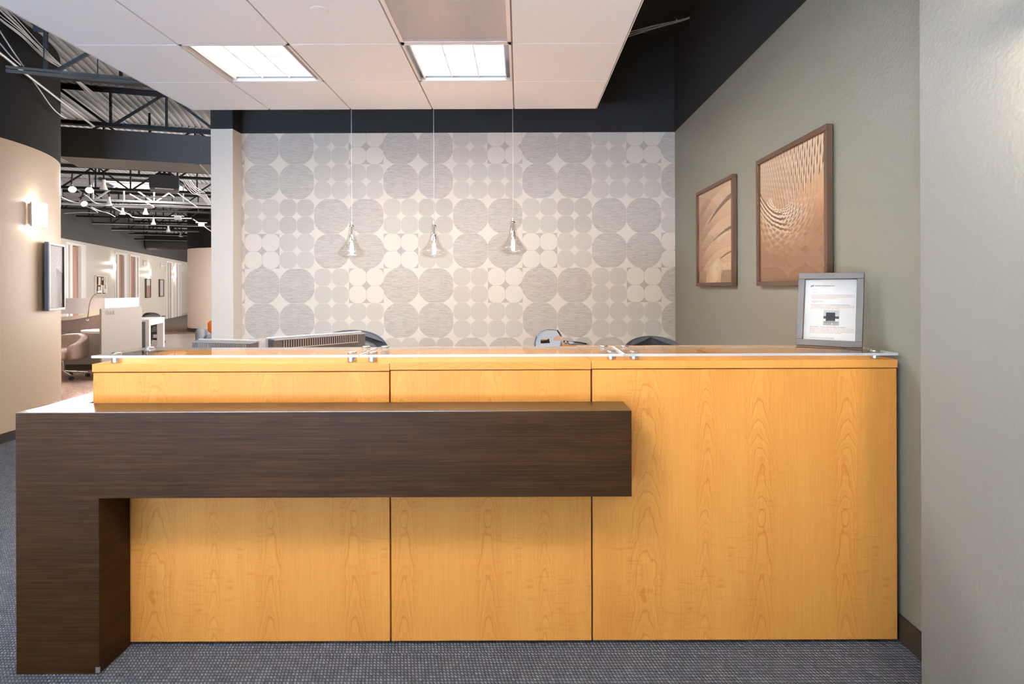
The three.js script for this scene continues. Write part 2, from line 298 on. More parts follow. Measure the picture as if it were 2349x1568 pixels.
// hall: wall of offices on the far left, end wall, unseen wall with added windows to the right
const HU = -6.4;
const hallV = (px) => { const k = (px - CX) / F, z = HU / (CB * k + SB); return z * (CB - SB * k); };
const hallH = (px, py) => { const k = (px - CX) / F, z = HU / (CB * k + SB); return at(px, py, z).y; };
const DOORS = [
  { n: 1, a: 150.5, b: 195, top: 2.6, bits: [[150.5, 154.5, 'jamb'], [154.5, 158.5, 'gap'], [158.5, 164.5, 'jamb'], [164.5, 184.5, 'leaf'], [184.5, 195, 'jamb']] },
  { n: 2, a: 262.5, b: 290, top: 2.56, bits: [[262.5, 264.5, 'jamb'], [264.5, 267, 'gap'], [267, 271.5, 'jamb'], [271.5, 283.5, 'leaf'], [283.5, 290, 'jamb']] },
  { n: 3, a: 297, b: 319.5, top: 2.56, bits: [[297, 298.5, 'jamb'], [298.5, 309.5, 'leaf'], [309.5, 313.5, 'jamb'], [313.5, 315.5, 'gap'], [315.5, 319.5, 'jamb']] },
  { n: 4, a: 381, b: 396, top: 2.56, bits: [[381, 383, 'jamb'], [383, 386, 'gap'], [386, 387.5, 'jamb'], [387.5, 392, 'leaf'], [392, 396, 'jamb']] },
  { n: 5, a: 401.5, b: 414.5, top: 2.56, bits: [[401.5, 403, 'jamb'], [403, 407, 'leaf'], [407, 410.5, 'jamb'], [410.5, 412.5, 'gap'], [412.5, 414.5, 'jamb']] },
];
{
  const w = struct('wall_hall', new THREE.Vector3(), TURN), lows = [], hx = (u0, u1, y0, y1, v0, v1) => bx(u0, u1, y0, y1, v0, v1);
  let v = 9.0; const H = 2.672;
  for (const d of DOORS) {
    const a = hallV(d.a), b = hallV(d.b);
    lows.push(hx(HU - 0.14, HU, 0, H, v, a), hx(HU - 0.14, HU, d.top, H, a, b)); v = b;
  }
  lows.push(hx(HU - 0.14, HU, 0, H, v, 38));
  obj('painted_wall', lows, M.hallPaint, w);
  obj('room_wall', hx(HU - 0.4, HU - 0.14, 0, H, 9, 38), M.hallPaint, w);
  obj('upper_wall', hx(HU - 0.4, HU + 0.006, H, DECK, 9.0, 38), S({ color: new THREE.Color(0.055, 0.053, 0.053), roughness: 0.6 }), w);
  for (const d of DOORS) {
    const dr = struct('door_' + d.n, B(HU, 0, 0), TURN), v0 = hallV(d.a);
    for (const [p, q, kind] of d.bits) {
      const a = hallV(p), b = hallV(q);
      if (kind === 'jamb') obj('door_frame', rbx(-0.12, 0.025, 0, d.top - 0.07, a, b, 0.004), M.whitePaint, dr);
      else if (kind === 'leaf') { const l = obj('door_leaf', planar(rbx(-0.10, -0.05, 0.02, d.top - 0.08, a + 0.01, b - 0.01, 0.003)), M.doorWood, dr); obj('handle', [bar(new THREE.Vector3(-0.05, 1.0, -(a + 0.08)), new THREE.Vector3(0.01, 1.0, -(a + 0.08)), 0.011), bar(new THREE.Vector3(0.01, 1.0, -(a + 0.08)), new THREE.Vector3(0.01, 1.0, -(a + 0.2)), 0.01)], M.aluminium, l); }
      else obj('side_glass', bx(-0.09, -0.082, 0.06, d.top - 0.08, a, b), S({ color: new THREE.Color(0.09, 0.085, 0.095), roughness: 0.1 }), dr);
    }
    obj('door_frame', rbx(-0.12, 0.03, d.top - 0.07, d.top, v0, hallV(d.b), 0.004), M.whitePaint, dr);
  }
  const bb = struct('baseboard_hall', new THREE.Vector3(), TURN);
  obj('board', [bx(HU, HU + 0.012, 0, 0.1, hallV(322), hallV(379)), bx(HU, HU + 0.012, 0, 0.1, hallV(415), 37.9)], S({ color: new THREE.Color(0.4, 0.41, 0.45), roughness: 0.5 }), bb);
  const e = struct('wall_end', new THREE.Vector3(), TURN);
  obj('painted_wall', hx(HU - 0.4, 4, 0, DECK, 38, 38.2), M.hallPaint, e);
  const d6 = struct('door_6', new THREE.Vector3(), TURN);
  obj('door_leaf', planar(rbx(HU + 0.02, HU + 1.6, 0.05, 2.3, 37.93, 37.99)), S({ color: new THREE.Color(0.34, 0.13, 0.035), roughness: 0.4 }), d6);
  obj('transom', rbx(HU + 0.02, HU + 1.6, 2.36, 2.62, 37.94, 37.99), M.glowSconce, d6);
  // unseen windows on the other side, added to light the hall
  const rw = struct('wall_hall_right', new THREE.Vector3(), TURN);
  obj('wall_strip', [hx(0.3, 0.5, 0, 0.8, 6.1, 38), hx(0.3, 0.5, 2.9, DECK, 6.1, 38), hx(0.3, 0.5, 0.8, 2.9, 6.1, 8), hx(0.3, 0.5, 0.8, 2.9, 34, 38)], M.hallPaint, rw);
  const win = struct('added_window_2', new THREE.Vector3(), TURN);
  for (let i = 0; i < 13; i++) { obj('window_frame', hx(0.32, 0.4, 0.8, 2.9, 8 + i * 2, 8.06 + i * 2), M.aluminium, win); obj('pane', hx(0.4, 0.42, 0.8, 2.9, 8.06 + i * 2, 10 + i * 2), M.sky, win); }
  areaLight(12.5, 2.0, 0xfff6ee, LIGHT.addedHallWindow, B(0.25, 1.9, 14.5), B(-3, 1.9, 14.5));
  areaLight(12.5, 2.0, 0xfff4ea, LIGHT.addedHallWindow, B(0.25, 1.9, 27.5), B(-3, 1.9, 27.5));
}
{ // big round column in the hall
  const w = struct('column', V(-9.14, 0, 20.0));
  obj('painted_wall', new THREE.CylinderGeometry(1.6, 1.6, 2.58, 96).translate(0, 1.29, 0), S({ color: new THREE.Color(0.88, 0.72, 0.60), roughness: 0.5 }), w);
  obj('upper_wall', new THREE.CylinderGeometry(1.603, 1.603, DECK - 2.58, 96).translate(0, (DECK + 2.58) / 2, 0), M.black, w);
  const b = struct('baseboard_column', V(-9.14, 0, 20.0));
  obj('board', new THREE.CylinderGeometry(1.612, 1.612, 0.11, 96).translate(0, 0.055, 0), M.darkBase, b);
}

// ---------------------------------------------------------------- suspended white ceiling over the desk
const GX = [-2.44, -1.865, -1.259, -0.648, -0.038, 0.578], GZ = []; for (let k = 0; k < 12; k++) GZ.push(4.535 - 0.61 * k);
{
  const c = struct('ceiling_panel');
  const skip = new Set(['1,1', '3,1', '3,2', '2,6']), r = 0.0046;
  for (let i = 0; i < 5; i++) for (let k = 0; k < 11; k++) {
    if (skip.has(i + ',' + k)) continue;
    obj('ceiling_tile', rbx(GX[i] + r, GX[i + 1] - r, CLOUD, CLOUD + 0.02, GZ[k + 1] + r * 0.7, GZ[k] - r * 0.7, 0.002, 1), M.tile, c);
  }
  for (let i = 1; i < 5; i++) obj('grid_bar', bx(GX[i] - 0.012, GX[i] + 0.012, CLOUD + 0.009, CLOUD + 0.032, GZ[11], GZ[0]), M.slot, c);
  for (let k = 1; k < 11; k++) obj('grid_bar', bx(GX[0], GX[5], CLOUD + 0.0205, CLOUD + 0.036, GZ[k] - 0.012, GZ[k] + 0.012), M.slot, c);
  obj('edge_trim', [bx(GX[0] - 0.004, GX[0], CLOUD, CLOUD + 0.06, GZ[11], GZ[0]), bx(GX[5], GX[5] + 0.004, CLOUD, CLOUD + 0.06, GZ[11], GZ[0])], M.whiteMetal, c);
}
function troffer(i, k, label, power, group) {
  const x0 = GX[i] + 0.004, x1 = GX[i + 1] - 0.004, d0 = GZ[k + 1] + 0.004, d1 = GZ[k] - 0.004, cx = (x0 + x1) / 2, cd = (d0 + d1) / 2;
  const t = thing('ceiling_light', label, 'ceiling light', V(cx, CLOUD, cd), 0, group), w = (x1 - x0) / 2, d = (d1 - d0) / 2;
  const L = (a, b, y0, y1, p, q) => bx(a, b, y0, y1, p, q);
  obj('frame', [L(-w, -w + 0.014, 0, 0.02, -d, d), L(w - 0.014, w, 0, 0.02, -d, d), L(-w, w, 0, 0.02, -d, -d + 0.014), L(-w, w, 0, 0.02, d - 0.014, d)], M.whiteMetal, t);
  obj('housing', [L(-w, -w + 0.004, 0.02, 0.12, -d, d), L(w - 0.004, w, 0.02, 0.12, -d, d), L(-w, w, 0.02, 0.12, -d, -d + 0.004), L(-w, w, 0.02, 0.12, d - 0.004, d), L(-w, w, 0.116, 0.12, -d, d)], M.slot, t);
  const iw = w - 0.04, id = d - 0.018;
  obj('diffuser', L(-iw, iw, 0.03, 0.034, -id, id), M.glow, t);
  for (let q = -1; q <= 1; q += 2) {
    obj('louver_blade', L(q * iw / 3 - 0.002, q * iw / 3 + 0.002, 0.014, 0.03, -id, id), M.whiteMetal, t);
    obj('louver_blade', L(-iw, iw, 0.014, 0.03, q * id / 3 - 0.002, q * id / 3 + 0.002), M.whiteMetal, t);
    obj('louver_frame', L(q * iw - 0.003, q * iw + 0.003, 0.006, 0.034, -id, id), M.whiteMetal, t);
  }
  areaLight(iw * 2, id * 2, 0xf4f8ff, power, V(cx, CLOUD - 0.004, cd), V(cx, 0, cd));
  return t;
}
troffer(1, 1, 'square nine-cell ceiling light farther from the perforated grille', LIGHT.troffer, 'square fluorescent ceiling lights');
troffer(3, 1, 'square nine-cell ceiling light right beside the perforated air grille', LIGHT.troffer, 'square fluorescent ceiling lights');
troffer(2, 6, 'square nine-cell ceiling light above the visitors, out of the view', LIGHT.front, 'square fluorescent ceiling lights');
{ // return air grille
  const x0 = GX[3] + 0.004, x1 = GX[4] - 0.004, d0 = GZ[3] + 0.004, d1 = GZ[2] - 0.004, cx = (x0 + x1) / 2, cd = (d0 + d1) / 2, w = (x1 - x0) / 2, d = (d1 - d0) / 2;
  const t = thing('air_grille', 'square perforated metal air grille set in the white tiled ceiling', 'air vent', V(cx, CLOUD, cd));
  obj('frame', [bx(-w, -w + 0.02, 0, 0.016, -d, d), bx(w - 0.02, w, 0, 0.016, -d, d), bx(-w, w, 0, 0.016, -d, -d + 0.02), bx(-w, w, 0, 0.016, d - 0.02, d)], M.whiteMetal, t);
  obj('perforated_plate', planar(bx(-w + 0.02, w - 0.02, 0.004, 0.0048, -d + 0.02, d - 0.02)), S({ color: new THREE.Color(0.62, 0.62, 0.63), alphaMap: holesTex, alphaTest: 0.5, roughness: 0.4, metalness: 0.2 }), t);
  obj('duct_boot', [lathe([[0.27, 0.02], [0.25, 0.06], [0.13, 0.13], [0.13, 0.24]], 4).rotateY(Math.PI / 4), bx(-w, w, 0.24, 0.25, -d, d), bx(-w, -w + 0.003, 0.02, 0.24, -d, d), bx(w - 0.003, w, 0.02, 0.24, -d, d), bx(-w, w, 0.02, 0.24, -d, -d + 0.003), bx(-w, w, 0.02, 0.24, d - 0.003, d)], S({ color: new THREE.Color(0.5, 0.5, 0.5), roughness: 0.35, metalness: 0.6, side: THREE.DoubleSide }), t);
  obj('damper', [bx(-0.05, 0.10, 0.09, 0.1, -0.06, 0.0), bx(-0.05, 0.1, 0.07, 0.08, 0.05, 0.12)], M.aluminium, t);
}
{ const t = thing('sprinkler_cover', 'small round white sprinkler cover flush in a ceiling tile', 'sprinkler', V(-0.957, CLOUD, 2.905)); obj('cover_plate', lathe([[0, -0.004], [0.038, -0.004], [0.042, -0.001], [0.042, 0]], 40), M.tile, t); }

// ================================================================ RECEPTION DESK
const DZ = 2.29, DH = 1.071;
const modX = [-1.618, -0.4926, 0.2705, 1.428];
const modLabel = ['left maple desk unit with exposed end, behind the long dark ledge', 'narrow middle maple desk unit between the two wider ones', 'right maple desk unit, widest bare front, beside the painted wall'];
for (let i = 0; i < 3; i++) {
  const a = modX[i] + (i ? 0.0008 : 0), b = modX[i + 1] - (i < 2 ? 0.0008 : 0), cx = (a + b) / 2, w = (b - a) / 2;
  const t = thing('reception_desk', modLabel[i], 'desk', V(cx, 0, DZ), 0, 'maple reception desk units');
  const drop = [0.006, 0.002, 0][i];
  obj('front_panel', planar(rbx(-w + 0.002, w - 0.002, 0.012, DH - 0.034 - drop, 0.004, 0.026, 0.0015), [0.33, 0.95, 0.36][i] + w, 0.1), M.maple, t);
  obj('counter_top', planar(rbx(-w, w, DH - 0.031 - drop, DH - drop, 0, 0.585, 0.002), 0.3 * i, 0, true), M.maple, t);
  obj('side_panel', planar(rbx(-w + 0.002, -w + 0.024, 0.012, DH - 0.034 - drop, 0.028, 0.56, 0.001)), M.maple, t);
  obj('side_panel', planar(rbx(w - 0.024, w - 0.002, 0.012, DH - 0.034 - drop, 0.028, 0.56, 0.001)), M.maple, t);
  obj('inner_panel', planar(rbx(-w + 0.026, w - 0.026, 0.012, DH - 0.034 - drop, 0.536, 0.558, 0.001)), M.maple, t);
  obj('work_surface', planar(rbx(-w + 0.002, w - 0.002, 0.705, 0.735, 0.562, 1.36, 0.002), 0, 0, true), M.maple, t);
  for (const s of [-1, 1]) obj('leg_panel', planar(rbx(s * (w - 0.02) - 0.012, s * (w - 0.02) + 0.012, 0.0, 0.704, 0.70, 1.32, 0.001)), M.maple, t);
  for (const s of [-1, 1]) for (const q of [0.05, 0.5]) obj('levelling_foot', move(cyl(0.018, 0.02, 0.012), s * (w - 0.06), 0.006, -q), M.rubber, t);
}
{ // dark ledge: beam, leg and return in one L
  const X0 = -1.765, X1 = 0.389, LX = -1.476, Z0 = 2.12, Z1 = DZ - 0.001, Y0 = 0.617, Y1 = 0.917;
  const t = thing('desk_ledge', 'dark wood-grain ledge with one broad leg across the maple desk front', 'desk ledge', V(0, 0, Z0));
  const YT = Y1 - 0.002, sh = new THREE.Shape([[X0, 0.004], [LX, 0.004], [LX, Y0], [X1, Y0], [X1, YT], [X0, YT]].map(([a, b]) => new THREE.Vector2(a, b)));
  const g = new THREE.ExtrudeGeometry(sh, { depth: Z1 - Z0 - 0.002, bevelEnabled: true, bevelThickness: 0.001, bevelSize: 0.001, bevelSegments: 1 }).translate(0, 0, -(Z1 - Z0) + 0.001);
  obj('beam', planar(g), M.wenge, t);
  obj('return_panel', planar(rbx(X0 + 0.001, -1.64, 0.004, YT, Z1 - Z0, 0.72, 0.001)), M.wenge, t);
  obj('ledge_top', [planar(bx(X0, X1, YT + 0.0005, Y1, 0.0, Z1 - Z0)), planar(bx(X0, -1.64, YT + 0.0005, Y1, Z1 - Z0, 0.72))], M.wengeTop, t);
  obj('corner_guard', rbx(LX - 0.012, LX + 0.0015, 0.006, 0.026, -0.0012, 0.004, 0.0005), M.aluminium, t);
}
// glass counter panes on metal standoffs
const GY = 1.0862, GT = 0.0105, joints = [-1.622, -0.607, 0.395, 1.432];
const paneLabel = ['clear glass counter pane over the desk end by the dark corner', 'clear glass counter pane in the middle, under the pendant lamps', 'clear glass counter pane carrying the framed notice'];
const offs = [[-1.55, -0.645], [-0.565, 0.352], [0.44, 1.365]];
for (let i = 0; i < 3; i++) {
  const a = joints[i] + 0.002, b = joints[i + 1] - 0.002, t = thing('counter_glass', paneLabel[i], 'glass shelf', V((a + b) / 2, GY, DZ), 0, 'glass panes on the reception counter'), w = (b - a) / 2;
  obj('pane', bx(-w + 0.002, w - 0.002, 0, GT, 0.002, 0.292), [M.glassUnder, M.glassUnder, M.glassThinTint, M.glassUnder, M.glassUnder, M.glassUnder], t);
  obj('whitened_edge', [bx(-w, w, 0.0006, GT - 0.0006, 0, 0.002), bx(-w, w, 0.0006, GT - 0.0006, 0.292, 0.294), bx(-w, -w + 0.002, 0.0006, GT - 0.0006, 0.002, 0.292), bx(w - 0.002, w, 0.0006, GT - 0.0006, 0.002, 0.292)], M.glassEdge, t);  // white strips stand in for light gathered in the glass edges
  for (const x of offs[i]) for (const d of [0.04, 0.252]) {
    const lx = x - (a + b) / 2, base = 0.0004 + DH - [0.006, 0.002, 0][(x < modX[1] ? 0 : x < modX[2] ? 1 : 2)] - GY;
    const st = obj('standoff', move(lathe([[0, base], [0.0175, base], [0.0182, base + 0.001], [0.0182, -0.0015], [0.0175, -0.0005], [0.009, -0.0003], [0, -0.0003]], 28), lx, 0, -d), M.brushed, t);
    obj('cap', move(lathe([[0, GT + 0.0003], [0.0172, GT + 0.0003], [0.0176, GT + 0.001], [0.0176, GT + 0.0065], [0.016, GT + 0.008], [0, GT + 0.008]], 28), lx, 0, -d), M.brushed, st);
  }
}
{ // framed notice leaning on its easel
  const W = 0.248, H = 0.312, bl = new THREE.Vector3(1.172, 0, -2.572), br = new THREE.Vector3(1.372, 0, -2.425);
  const mid = bl.clone().add(br).multiplyScalar(0.5), t = thing('notice_frame', 'grey framed printed notice standing on the glass counter', 'framed notice', new THREE.Vector3(mid.x, GY + GT + 0.0024, mid.z), Math.atan2(-(br.z - bl.z), br.x - bl.x));
  const lean = new THREE.Matrix4().makeRotationX(-0.225), put = (g) => g.applyMatrix4(lean);
  const fb = 0.026, fr = (x0, x1, y0, y1) => rbx(x0, x1, y0, y1, -0.012, 0.006, 0.002);
  obj('frame', [fr(-W / 2, W / 2, 0, fb), fr(-W / 2, W / 2, H - fb, H), fr(-W / 2, -W / 2 + fb, fb, H - fb), fr(W / 2 - fb, W / 2, fb, H - fb)].map(put), M.frameGrey, t);
  obj('backing', put(bx(-W / 2 + 0.004, W / 2 - 0.004, 0.004, H - 0.004, 0.0065, 0.009)), M.plasticBlack, t);
  const page = canvasTex(820, 1086, (c, w, h) => {
    c.fillStyle = '#fdf6ea'; c.fillRect(0, 0, w, h);
    c.fillStyle = '#4a4a46'; c.beginPath(); c.arc(118, 118, 26, 0, 7); c.fill(); c.fillStyle = '#fdf6ea'; c.beginPath(); c.ellipse(112, 106, 20, 9, -0.5, 0, 7); c.fill(); c.beginPath(); c.ellipse(126, 132, 17, 7, -0.5, 0, 7); c.fill();
    c.fillStyle = '#4f4c46'; c.font = 'bold 33px sans-serif'; c.fillText('MadisonMarquette', 160, 130);
    c.strokeStyle = '#d8b48c'; c.lineWidth = 3; c.beginPath(); c.moveTo(240, 147); c.lineTo(392, 147); c.stroke();
    const R = rng(7);
    const lines = (x, y, n, wd, col = '#d9a982', gap = 20) => { for (let i = 0; i < n; i++) { let p = x; const end = i === n - 1 ? x + wd * (0.35 + R() * 0.4) : x + wd; while (p < end) { const q = 10 + R() * 44; c.fillStyle = R() < 0.07 ? '#e07a58' : col; c.fillRect(p, y + i * gap, Math.min(q, end - p), 7); p += q + 7; } } };
    lines(118, 176, 1, 170); lines(118, 228, 1, 180); lines(116, 280, 4, 660);
    c.fillStyle = '#b5835c'; c.font = 'bold 25px serif'; c.fillText('Effective Date:', 114, 404); lines(114, 414, 1, 250);
    c.font = 'bold 25px serif'; c.fillStyle = '#a8774f'; c.fillText("Business Hours' Access (South Lobby Entrance)", 112, 464); lines(112, 478, 3, 664);
    c.fillStyle = '#e9dfd0'; c.fillRect(310, 545, 250, 270); c.fillStyle = '#d9d4c9'; c.fillRect(316, 551, 238, 160);
    c.fillStyle = '#3c3d3e'; c.fillRect(352, 590, 142, 155); c.fillStyle = '#4a4b4b'; c.fillRect(316, 655, 238, 42); c.fillStyle = '#2f3031'; c.fillRect(352, 640, 142, 105);
    c.fillStyle = '#b9b1a4'; c.fillRect(316, 742, 238, 72); c.fillStyle = '#a69e92'; c.beginPath(); c.ellipse(434, 756, 116, 24, 0, 0, 7); c.fill(); c.fillStyle = '#f1ece2'; c.fillRect(440, 768, 14, 36);
    c.fillStyle = '#f4efe6'; c.fillRect(500, 700, 54, 42); c.fillRect(316, 700, 30, 40);
    c.fillStyle = '#a8774f'; c.font = 'bold 25px serif'; c.fillText("After Hours' Access (North Lobby Entrance)", 104, 850); lines(104, 864, 5, 680);
    lines(120, 1030, 1, 900, '#c3a184');
  });
  const pg = new THREE.PlaneGeometry(W - 2 * fb + 0.004, H - 2 * fb + 0.004).translate(0, H / 2, -0.004);
  obj('page', put(pg), S({ map: page, color: new THREE.Color(0.74, 0.74, 0.74), roughness: 0.7 }), t);
  obj('pane', put(bx(-W / 2 + fb - 0.001, W / 2 - fb + 0.001, fb - 0.001, H - fb + 0.001, -0.002, -0.0006)), M.glassMatt, t);
  obj('easel', sbar(new THREE.Vector3(0, 0.215, -0.062), new THREE.Vector3(0, 0.004, -0.074), 0.05, 0.003), M.plasticBlack, t);
}

// ================================================================ PENDANTS
{
  const prof = [[0.05, 0.001], [0.076, 0.006], [0.098, 0.022], [0.1075, 0.042], [0.102, 0.058], [0.084, 0.076], [0.063, 0.098], [0.047, 0.122], [0.036, 0.15], [0.028, 0.18], [0.0225, 0.212], [0.02, 0.242]];
  const make = (label, x, y0) => {
    const t = thing('pendant_light', label, 'pendant lamp', V(x, y0, 4.56), 0, 'clear glass pendant lamps');
    obj('glass_shade', lathe(prof, 48), M.glassShade, t);
    obj('cap', lathe([[0.0205, 0.2425], [0.0205, 0.245], [0.010, 0.251], [0.0075, 0.262], [0.005, 0.279], [0, 0.28]], 24), M.chrome, t);
    const s = obj('socket', lathe([[0, 0.115], [0.0165, 0.115], [0.0175, 0.119], [0.0175, 0.172], [0.015, 0.178], [0.006, 0.182], [0.006, 0.24], [0, 0.24]], 24), M.chrome, t);
    obj('bulb', lathe([[0, 0.028], [0.008, 0.03], [0.012, 0.038], [0.013, 0.055], [0.0125, 0.09], [0.01, 0.108], [0.009, 0.116]], 20), M.glowWarm, s);
    obj('cord', bar(new THREE.Vector3(0, 0.279, 0), new THREE.Vector3(0, CLOUD + 0.03 - y0, 0), 0.0019, 6), S({ color: new THREE.Color(0.40, 0.385, 0.36), roughness: 0.5 }), t);
    obj('mount', move(cyl(0.012, 0.012, 0.012, 12), 0, CLOUD + 0.03 - y0, 0), M.whiteMetal, t);
    pointLight(0xffc890, LIGHT.pendant, V(x, y0 + 0.07, 4.56), 0.6);
  };
  make('clear glass pendant lamp hanging nearest the hall opening, over the large discs', -1.262, 1.568);
  make('clear glass pendant lamp in the middle of the three', -0.643, 1.568);
  make('clear glass pendant lamp hung slightly higher, nearest the painted side wall', -0.048, 1.592);
}

// ================================================================ FRAMED PICTURES ON THE PAINTED WALL
const artA = canvasTex(830, 745, (c, w, h) => {
  const g = c.createLinearGradient(0, 0, w, h); g.addColorStop(0, '#d9ad7c'); g.addColorStop(0.6, '#e3bb8b'); g.addColorStop(1, '#c89660'); c.fillStyle = g; c.fillRect(0, 0, w, h);
  // broad pale bands bending round, each with a darker edge and a slit
  for (let i = 0; i < 7; i++) {
    const y = -40 + i * 112, f = 1 - i * 0.045;
    const q = c.createLinearGradient(0, y - 60, 0, y + 170); q.addColorStop(0, '#f0cfa4'); q.addColorStop(0.55, '#e2b98a'); q.addColorStop(1, '#b98854'); c.fillStyle = q;
    c.beginPath(); c.moveTo(-20 + i * 12, y + 250 * f); c.bezierCurveTo(120, y + 60, 480, y - 70, w + 40, y - 30); c.lineTo(w + 40, y + 90); c.bezierCurveTo(560, y + 60, 240, y + 170, 40 + i * 22, h); c.closePath(); c.fill();
  }
  c.fillStyle = '#7c5632';
  for (const [x0, y0, x1, y1, b] of [[250, 268, 840, 92, 44], [380, 412, 840, 330, 30], [540, 560, 840, 508, 20], [60, 520, 130, 545, 26]]) { c.beginPath(); c.moveTo(x0, y0); c.quadraticCurveTo((x0 + x1) / 2, y0 - (y0 - y1) * 0.85, x1, y1); c.lineTo(x1, y1 + b * 0.8); c.quadraticCurveTo((x0 + x1) / 2 + 30, y0 - (y0 - y1) * 0.62, x0, y0 + 8); c.fill(); }
  c.fillStyle = '#a57b48'; c.fillRect(0, 640, 200, 120); c.fillRect(560, 650, 300, 100);
  const q = c.createRadialGradient(430, 640, 20, 440, 660, 170); q.addColorStop(0, '#f6dcb2'); q.addColorStop(1, '#d9af7c'); c.fillStyle = q; c.beginPath(); c.ellipse(430, 650, 180, 84, -0.25, 0, 7); c.fill();
});
const artB = canvasTex(830, 745, (c, w, h) => {
  const g = c.createLinearGradient(0, 0, 0, h); g.addColorStop(0, '#f6d9b2'); g.addColorStop(0.4, '#d6a56f'); g.addColorStop(0.58, '#a9733d'); g.addColorStop(1, '#8f6237'); c.fillStyle = g; c.fillRect(0, 0, w, h);
  const loz = (x, y, ang, L, W2, col) => { c.save(); c.translate(x, y); c.rotate(ang); c.fillStyle = col; c.beginPath(); c.moveTo(0, -L); c.quadraticCurveTo(W2, 0, 0, L); c.quadraticCurveTo(-W2, 0, 0, -L); c.fill(); c.restore(); };
  // upper field: upright slanting fins in staggered rows, coarser to the right, bounded below by the curl
  const edge = (x) => (x < 290 ? 190 + x * 0.48 : 330 - (x - 290) * 0.32);
  let x = -20, k = 0;
  while (x < w + 60) { const sp = 13 + x * 0.024, L = 26 + x * 0.03; for (let y = -30 + (k % 2) * L; y < edge(x) + 20; y += L * 2) { const q = x + (330 - y) * 0.10; if (y < edge(q)) { loz(q, y, 0.12 + 0.0002 * q, L * 0.98, sp * 0.62, '#6d431f'); loz(q + sp * 0.28, y - L * 0.2, 0.12, L * 0.9, sp * 0.42, '#ffeccb'); } } x += sp; k++; }
  // bowl of lozenges turning under the curl
  const ox = 300, oy = 250;
  for (let ring = 0; ring < 9; ring++) for (let a = 0; a < 21; a++) {
    const R = 84 * Math.pow(1.185, ring + (a % 2) * 0.5), th = (172 - a * 9.4 - ring * 1.5) * Math.PI / 180, px = ox + Math.cos(th) * R * 1.42, py = oy + Math.sin(th) * R * 0.98, tan = Math.atan2(Math.cos(th) * 0.98, -Math.sin(th) * 1.42);
    const fade = Math.max(0, 1 - ring / 8.6) * (a > 14 ? 0.4 : 1); if (py < edge(px) - 4) continue;
    loz(px + R * 0.05, py - R * 0.03, tan + Math.PI / 2 + 0.15, R * 0.21, R * 0.15, `rgba(255,236,206,${Math.min(1, 1.25 * fade)})`); loz(px, py, tan + Math.PI / 2, R * 0.15, R * 0.075, `rgba(88,50,20,${Math.min(0.95, 1.3 * fade)})`);
  }
  // folded bands running in from the left edge
  for (let i = 0; i < 8; i++) { c.strokeStyle = i % 2 ? 'rgba(255,228,190,.8)' : 'rgba(98,58,26,.85)'; c.lineWidth = 13 - i; c.beginPath(); c.moveTo(-10, 180 + i * 17); c.bezierCurveTo(80, 270 + i * 15, 190, 352 + i * 13, 318 + i * 16, 352 + i * 17); c.stroke(); }
});
function wallPicture(label, d, art) {
  const t = thing('framed_picture', label, 'picture', V(XR - 0.0015, 1.352, d), -Math.PI / 2, 'framed prints on the painted side wall');
  const w = 0.4165, h = 0.745, fb = 0.026;   // local x runs along the wall, z out of it
  const fr = (x0, x1, y0, y1) => rbx(x0, x1, y0, y1, -0.034, -0.004, 0.002);
  obj('frame', [fr(-w, w, 0, fb), fr(-w, w, h - fb, h), fr(-w, -w + fb, fb, h - fb), fr(w - fb, w, fb, h - fb)], M.frameBrown, t);
  obj('backing', bx(-w + 0.003, w - 0.003, 0.003, h - 0.003, -0.006, -0.001), M.plasticBlack, t);
  obj('print', new THREE.PlaneGeometry(2 * w - 2 * fb + 0.006, h - 2 * fb + 0.006).translate(0, h / 2, 0.018), S({ map: art, color: new THREE.Color(0.82, 0.78, 0.74), roughness: 0.7 }), t);
  obj('pane', bx(-w + fb, w - fb, fb, h - fb, -0.0235, -0.0222), M.glass, t);
}
wallPicture('brown framed print of pale curved bands with dark slits', 4.44, artA);
wallPicture('brown framed print of a sweeping pale lattice, nearest the framed notice', 3.205, artB);

